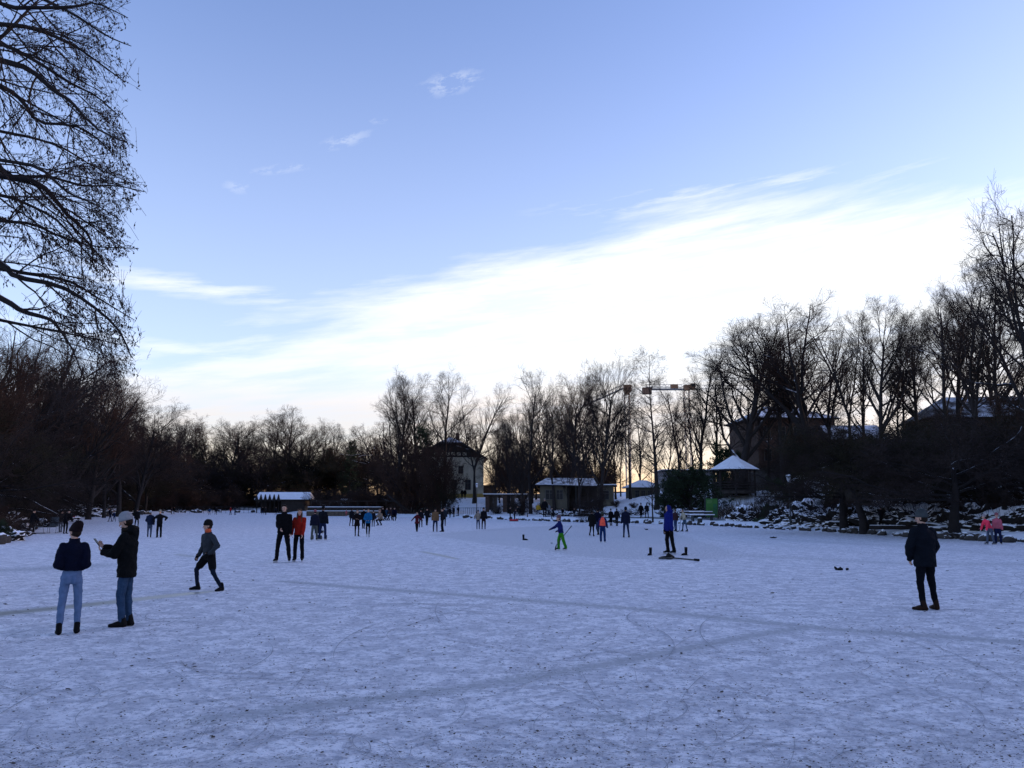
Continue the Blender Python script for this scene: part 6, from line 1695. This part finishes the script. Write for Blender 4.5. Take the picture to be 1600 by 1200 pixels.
fig(694, 822, 792, 180, 'person in dark teal behind the dark figure in profile', (.02, .03, .045), BLACK, BLACK, hat=(.02, .02, .02), puff=.03)
for px, ft_, tp, lab in [(703, 809, 793, 'left one of three dark people standing together on the shore below the villa'), (709, 809, 792, 'middle one of three dark people standing together on the shore below the villa'), (716, 809, 792.5, 'right one of three dark people standing together on the shore below the villa')]:
    fig(px, ft_, tp, trng.uniform(120, 240), lab, (.014, .013, .018), BLACK, BLACK, hat=(.02, .02, .02), puff=.03)
for px, tp, lab in [(709.5, 772, 'left dark person on the path at the villa wall'), (722, 769, 'middle dark person on the path at the villa wall'), (726.5, 768.5, 'right dark person on the path at the villa wall')]:
    fig(px, 780, tp, 170, lab, BLACK, BLACK, BLACK, D=139, z=2.7, hat=(.02, .02, .02), puff=.03, height=1.7)
fig(747, 827, 797, 186, 'person in a pale beige jacket and jeans holding on to a companion in black', (.30, .25, .20), DJEANS, BLACK, hat=(.04, .04, .05), puff=.03, hands=((-.46, -.05, .95), (.34, -.05, 1.0)))
fig(756, 827, 793, 178, 'person in black with red stripes on the trousers beside the beige jacket', (.012, .012, .017), (.03, .012, .014), BLACK, hat=(.02, .02, .02), puff=.035, feet=((-.10, 0, -6), (.14, .04, 12)))
fig(797, 813, 792, 90, 'dark person at the shore left of a small red sledge', (.014, .014, .02), BLACK, BLACK, hat=(.02, .02, .02), puff=.03)
fig(804, 813, 795, 70, 'person in dark grey leaning over the small red sledge', (.03, .03, .05), BLACK, BLACK, hat=(.05, .03, .05), puff=.03, lean=20)
fig(812, 811, 797, -80, 'dark person stooping right of the small red sledge', (.014, .016, .02), BLACK, BLACK, hat=(.02, .02, .02), lean=40, crouch=.4, height=1.25, hands=((-.2, -.5, .6), (.2, -.5, .6)))
fig(841, 812, 792, 175, 'child in a mustard yellow jacket at the shore', (.42, .26, .03), (.04, .05, .09), BLACK, hat=(.40, .38, .36), child=1.1, puff=.035, feet=((-.13, 0, -6), (.13, 0, 8)))
fig(864, 814, 802, -60, 'dark child crouching at the shore right of the yellow jacket', (.014, .016, .02), BLACK, BLACK, hat=(.02, .02, .02), child=1.15, crouch=.7, height=1.05, lean=25)
fig(851, 801, 779, 0, 'tall dark person standing on the path above the child in yellow', (.012, .012, .016), BLACK, BLACK, D=97, hat=(.22, .20, .18), puff=.035)
fig(857, 801, 786, 20, 'person in pale grey on the path beside the tall dark person', (.24, .26, .28), (.03, .04, .06), BLACK, D=97.5, hat=(.03, .03, .03), puff=.03)
fig(879, 803, 793, 0, 'small dark child on the path right of the yellow jacket', BLACK, BLACK, BLACK, D=96, hat=(.02, .02, .02), child=1.15, height=1.0)
fig(897, 804, 793, 0, 'small dark child on the path left of the long black coat', (.02, .02, .03), BLACK, BLACK, D=94, hat=(.03, .03, .03), child=1.15, height=1.0)

# ================================================================== SMALL THINGS ON THE ICE
def ice_thing(name, px, py, label, cat, rz=0., group=None):
    p = gp(px, py); return empty(name, (p.x, p.y, 0.0), rz, label, cat, group)
# phone in the parka man's hands
g0 = gp(192, 979); Dd = g0.y; X_ = g0.x; s_ = at(192, 802, Dd).z/1.765
PM = Matrix.Rotation(R(-84), 4, 'Z')
w_ = Vector((X_, Dd, 0)) + PM @ (Vector((.0, -.475, 1.305))*s_)
ph = empty('phone', w_, R(-84), 'dark phone held up in both hands by the man in the black parka', 'phone')
dvec = Vector((0, -.62, .78)).normalized(); nv = Vector((0, .78, .62)); 
m = MB(); 
def pv3(x, a, b): return tuple(Vector((x, 0, 0)) + dvec*a + nv*b)
m.hexa([pv3(-.037, -.078, -.004), pv3(.037, -.078, -.004), pv3(.037, -.078, .004), pv3(-.037, -.078, .004)], [pv3(-.037, .078, -.004), pv3(.037, .078, -.004), pv3(.037, .078, .004), pv3(-.037, .078, .004)])
bo = m.build('body', METAL, ph)
m = MB(); m.hexa([pv3(-.034, -.074, .0042), pv3(.034, -.074, .0042), pv3(.034, -.074, .0052), pv3(-.034, -.074, .0052)], [pv3(-.034, .074, .0042), pv3(.034, .074, .0042), pv3(.034, .074, .0052), pv3(-.034, .074, .0052)]); m.build('screen', GLASS, ph)
def boot(px, py, hgt, yaw, label):
    e = ice_thing('winter_boot', px, py, label, 'boot', R(yaw), 'boots used as goal posts')
    k = hgt/.30; r = Raw()
    r.cap((0, .05, .05), (0, -.10, .045), .048, .050, 12); r.cap((0, -.10, .042), (0, -.19, .035), .050, .040, 12); r.cap((0, .04, .06), (0, .045, .25), .055, .062, 12)
    r.obj('upper', cloth((.012, .012, .015), .6), e, k, .008, 2, flat=True)
    MB().hexa([(-.05*k, .10*k, 0), (-.05*k, -.23*k, 0), (.05*k, -.23*k, 0), (.05*k, .10*k, 0)], [(-.05*k, .10*k, .022*k), (-.05*k, -.23*k, .022*k), (.05*k, -.23*k, .022*k), (.05*k, .10*k, .022*k)]).build('sole', cloth((.02, .02, .02), .6), e)
    MB().tube([(0, .045*k, .27*k), (0, .045*k, .315*k)], [.066*k, .060*k], 12).build('cuff', cloth((.04, .04, .045)), e)
boot(1016, 867.5, .27, -30, 'left goal boot standing upright left of the man in royal blue')
boot(1071, 867.5, .28, -50, 'right goal boot standing upright right of the man in royal blue')
boot(819, 844, .28, 60, 'single boot standing alone far left of the child in green trousers')
def stick(name, p0, p1, bl, label, r=.014, parent=None):
    e = empty(name, p0, 0, label, 'hockey stick')
    p0 = Vector(p0); a = Vector(p1)-p0; b_ = Vector(bl)-p0
    MB().tube([(0, 0, 0), a], r, 6).build('shaft', WOODD, e)
    MB().tube([a, a.lerp(b_, .5), b_], [r*1.3, r*2.4, r*2], 6).build('blade', METAL, e)
    MB().tube([(0, 0, 0), a*.14], r*1.35, 6).build('grip', METAL, e)
# stick held by the child in green: from behind the hip down to the ice in front
c = gp(875, 860)
stick('hockey_stick', c+Vector((.50, .25, .98)), c+Vector((-.16, -.18, .22)), c+Vector((-.20, -.10, .03)), 'wooden hockey stick held at the side by the child in green trousers')
c = gp(1070, 831)
stick('hockey_stick', c+Vector((-.22, -.05, 1.05)), c+Vector((-.42, -.25, .08)), c+Vector((-.62, -.30, .03)), 'thin stick held upright in front of the person in the cream jacket')
# stick lying at the near edge of the rink, with a leaf rake like head
p0 = gp(1092, 877.5); p1 = gp(1052, 873.5); p2 = gp(1030, 874.5)
e = empty('snow_pusher', (p0.x, p0.y, .02), 0, 'black long-handled ice scraper lying flat on the ice below the man in royal blue', 'ice scraper')
a = p1-p0; b_ = p2-p0
MB().tube([(0, 0, .02), a+Vector((0, 0, .02))], .024, 7).build('handle', METAL, e)
MB().tube([(0, 0, .03), a*.16+Vector((0, 0, .03))], .040, 7).build('grip', cloth(BLACK, .6), e)
q = Vector((.02, .20, 0)); mm = MB(); mm.tube([a+Vector((0, 0, .03)), a.lerp(b_, .25)+q+Vector((0, 0, .06)), a.lerp(b_, .75)+q*.8+Vector((0, 0, .06)), b_+Vector((0, 0, .03))], .030, 6)
mm.tube([a+Vector((0, 0, .03)), a.lerp(b_, .25)-q+Vector((0, 0, .03)), a.lerp(b_, .75)-q*.8+Vector((0, 0, .03)), b_+Vector((0, 0, .03))], .030, 6).build('head_frame', METAL, e)
MB().tube([a.lerp(b_, -.05)+Vector((0, 0, .04)), a.lerp(b_, .32)+Vector((0, 0, .07)), a.lerp(b_, .5)+Vector((0, 0, .03))], [.04, .13, .05], 8).build('head_plate', cloth((.02, .02, .022), .6), e)
pk = ice_thing('puck', 862, 849, 'small dark puck on the swept ice left of the child in green trousers', 'puck')
MB().tube([(0, 0, .003), (0, 0, .03)], .05, 14).build('disc', METAL, pk)
# dropped things
def lump(name, px, py, label, cat, mat, sc, seed):
    e = ice_thing(name, px, py, label, cat)
    rg = np.random.default_rng(seed); r = Raw()
    for _ in range(5):
        a = Vector((rg.uniform(-.14, .14), rg.uniform(-.08, .08), .03)); b2 = a+Vector((rg.uniform(-.12, .12), rg.uniform(-.06, .06), rg.uniform(-.01, .06)))
        r.cap(a, b2, .045, .03, 8)
    r.obj('cloth', mat, e, sc, .012, 2, flat=True)
    return e
lump('glove', 1316, 891, 'crumpled dark glove lying alone on the snow left of the man in the grey beanie', 'glove', cloth((.03, .028, .03)), 1.0, 3)
lump('glove', 1207, 841, 'tiny dark glove on the ice near the right shore below the lamp post', 'glove', cloth((.03, .028, .03)), .9, 4)
lump('glove', 1010, 828, 'tiny dark lump on the ice between the striding man and the royal blue jacket', 'glove', cloth((.03, .028, .03)), .9, 5)
sl = ice_thing('sledge', 803, 814.5, 'small bright red sledge at the shore between the stooping people', 'sledge')
MB().prism([(-.45, .08), (.45, .08), (.5, .22), (-.5, .22)], -.25, .25).build('tub', cloth((.5, .03, .05), .5), sl)
for y in (-.2, .2): MB().box(-.5, .5, y-.02, y+.02, 0, .08).build('runner', METAL, sl)
MB().tube([(.5, -.1, .2), (.75, 0, .3), (.5, .1, .2)], .012, 5).build('rope', METAL, sl)
pc = ice_thing('pushchair', 499, 842.5, 'small dark pushchair on the ice in front of the skater in the pink hat', 'pushchair', R(170))
MB().hexa([(-.20, -.18, .38), (.20, -.18, .38), (.20, .20, .32), (-.20, .20, .32)], [(-.20, -.18, .46), (.20, -.18, .46), (.20, .20, .40), (-.20, .20, .40)]).build('seat', cloth((.02, .02, .03)), pc)
MB().hexa([(-.20, .16, .42), (.20, .16, .42), (.20, .34, .90), (-.20, .34, .90)], [(-.20, .20, .40), (.20, .20, .40), (.20, .38, .88), (-.20, .38, .88)]).build('backrest', cloth((.02, .02, .03)), pc)
for sx in (-1, 1):
    MB().tube([(sx*.22, -.30, .12), (sx*.22, .10, .50), (sx*.20, .48, 1.02)], .014, 6).tube([(sx*.22, .34, .12), (sx*.22, -.05, .45)], .014, 6).build('frame', GALV, pc)
    for y in (-.32, .34): MB().tube([(sx*.24-.02, y, .11), (sx*.24+.02, y, .11)], .11, 14).build('wheel', METAL, pc)
MB().tube([(-.20, .48, 1.02), (.20, .48, 1.02)], .018, 6).build('handle', METAL, pc)
# two metal chairs used as skating aids
CH = simple('dull grey chair shell', (.07, .085, .10), rough=.5, var=.2)
def chair(px, py, yaw, label):
    e = ice_thing('metal_chair', px, py, label, 'chair', R(yaw), 'chairs pushed over the ice'); k = 1.0
    MB().box(-.26, .26, .22, .26, .46, 1.02).build('backrest', CH, e); MB().box(-.26, .26, -.24, .22, .42, .46).build('seat', CH, e)
    for sx in (-1, 1):
        MB().tube([(sx*.25, -.22, .42), (sx*.25, -.26, .03)], .016, 6).build('leg', GALV, e); MB().tube([(sx*.25, .22, .44), (sx*.25, .30, .03)], .016, 6).build('leg', GALV, e)
        MB().tube([(sx*.25, -.36, .05), (sx*.25, -.28, .02), (sx*.25, .40, .02)], .018, 6).build('runner', METAL, e)
    return e
chair(60, 833.5, -60, 'left grey metal chair on runners, pushed over the ice by the dark figure')
chair(82, 833.0, 15, 'right grey metal chair on runners, in front of the stooping figure')

# ================================================================== LITTER AND SCRATCHES ON THE ICE
rg = np.random.default_rng(21)
n = 27000
v = rg.uniform(0, 1, n) ** .55
py = 860 + 350 * v; px = rg.uniform(-60, 1660, n)
u_ = (px-800)/1280; w2 = (600-py)/1280; cp, sp = math.cos(PITCH), math.sin(PITCH)
dy = cp-w2*sp; dz = sp+w2*cp; t = -EYE/dz
C = np.stack([u_*t, dy*t, np.full(n, .016)], 1)
dens_ = .5+.5*np.sin(C[:, 0]*1.7+np.sin(C[:, 1]*1.3)*2)
k_ = rg.uniform(0, 1, n) < (.35+.65*dens_); C = C[k_]; n = len(C)
a = rg.uniform(0, 6.28, n); sz = rg.gamma(1.8, .0036, n)+.0035; sz *= np.clip(C[:, 1]/9, .8, 2.0)
U = np.stack([np.cos(a), np.sin(a), rg.uniform(-.25, .25, n)], 1)*sz[:, None]; W = np.stack([-np.sin(a), np.cos(a), rg.uniform(-.4, .4, n)], 1)*(sz*rg.uniform(.25, .7, n))[:, None]
V = np.stack([C-U, C+W, C+U*.9, C-W], 1).reshape(-1, 3); V[:, 2] = np.maximum(V[:, 2], .006)
lf = np_mesh('leaf_litter', V, np.arange(n*4).reshape(n, 4), simple('brown leaf crumbs', (.05, .038, .030), var=.4, scale=3), None)
tag(lf, 'small dark leaf crumbs strewn over the trodden snow', 'leaf litter', kind='stuff')
# thin curved skate scratches
S = 22; n = 330
v = rg.uniform(0, 1, n) ** .6; py = 850+360*v; px = rg.uniform(-60, 1660, n)
u_ = (px-800)/1280; w2 = (600-py)/1280; dy = cp-w2*sp; dz = sp+w2*cp; t = -EYE/dz
P = np.zeros((n, S, 3)); P[:, 0, 0] = u_*t; P[:, 0, 1] = dy*t; an = rg.uniform(0, 6.28, n); cu = rg.normal(size=n)*.07; st_ = rg.uniform(.03, .14, n)*np.clip(P[:, 0, 1]/8, .7, 2.5)
for q in range(1, S):
    an = an+cu; P[:, q, 0] = P[:, q-1, 0]+np.cos(an)*st_; P[:, q, 1] = P[:, q-1, 1]+np.sin(an)*st_
P[:, :, 2] = .009
Tn = np.gradient(P, axis=1); Nn = norm(np.stack([-Tn[..., 1], Tn[..., 0], 0*Tn[..., 0]], -1)); wd = (rg.uniform(.0025, .006, n)[:, None]*np.sin(np.linspace(.15, 3.0, S))[None])[..., None]*np.clip(P[:, :1, 1:2]/9, .8, 2.2)
V = np.stack([P-Nn*wd, P+Nn*wd], 2).reshape(-1, 3); idx = np.arange(n*S*2).reshape(n, S, 2)
F = np.stack([idx[:, :-1, 0], idx[:, 1:, 0], idx[:, 1:, 1], idx[:, :-1, 1]], -1).reshape(-1, 4)
sc_ = np_mesh('skate_scratches', V, F, simple('scratched ice', (.33, .34, .37), var=.3, scale=2), None)
tag(sc_, 'thin curved skate scratches in the snow cover', 'skate marks', kind='stuff')
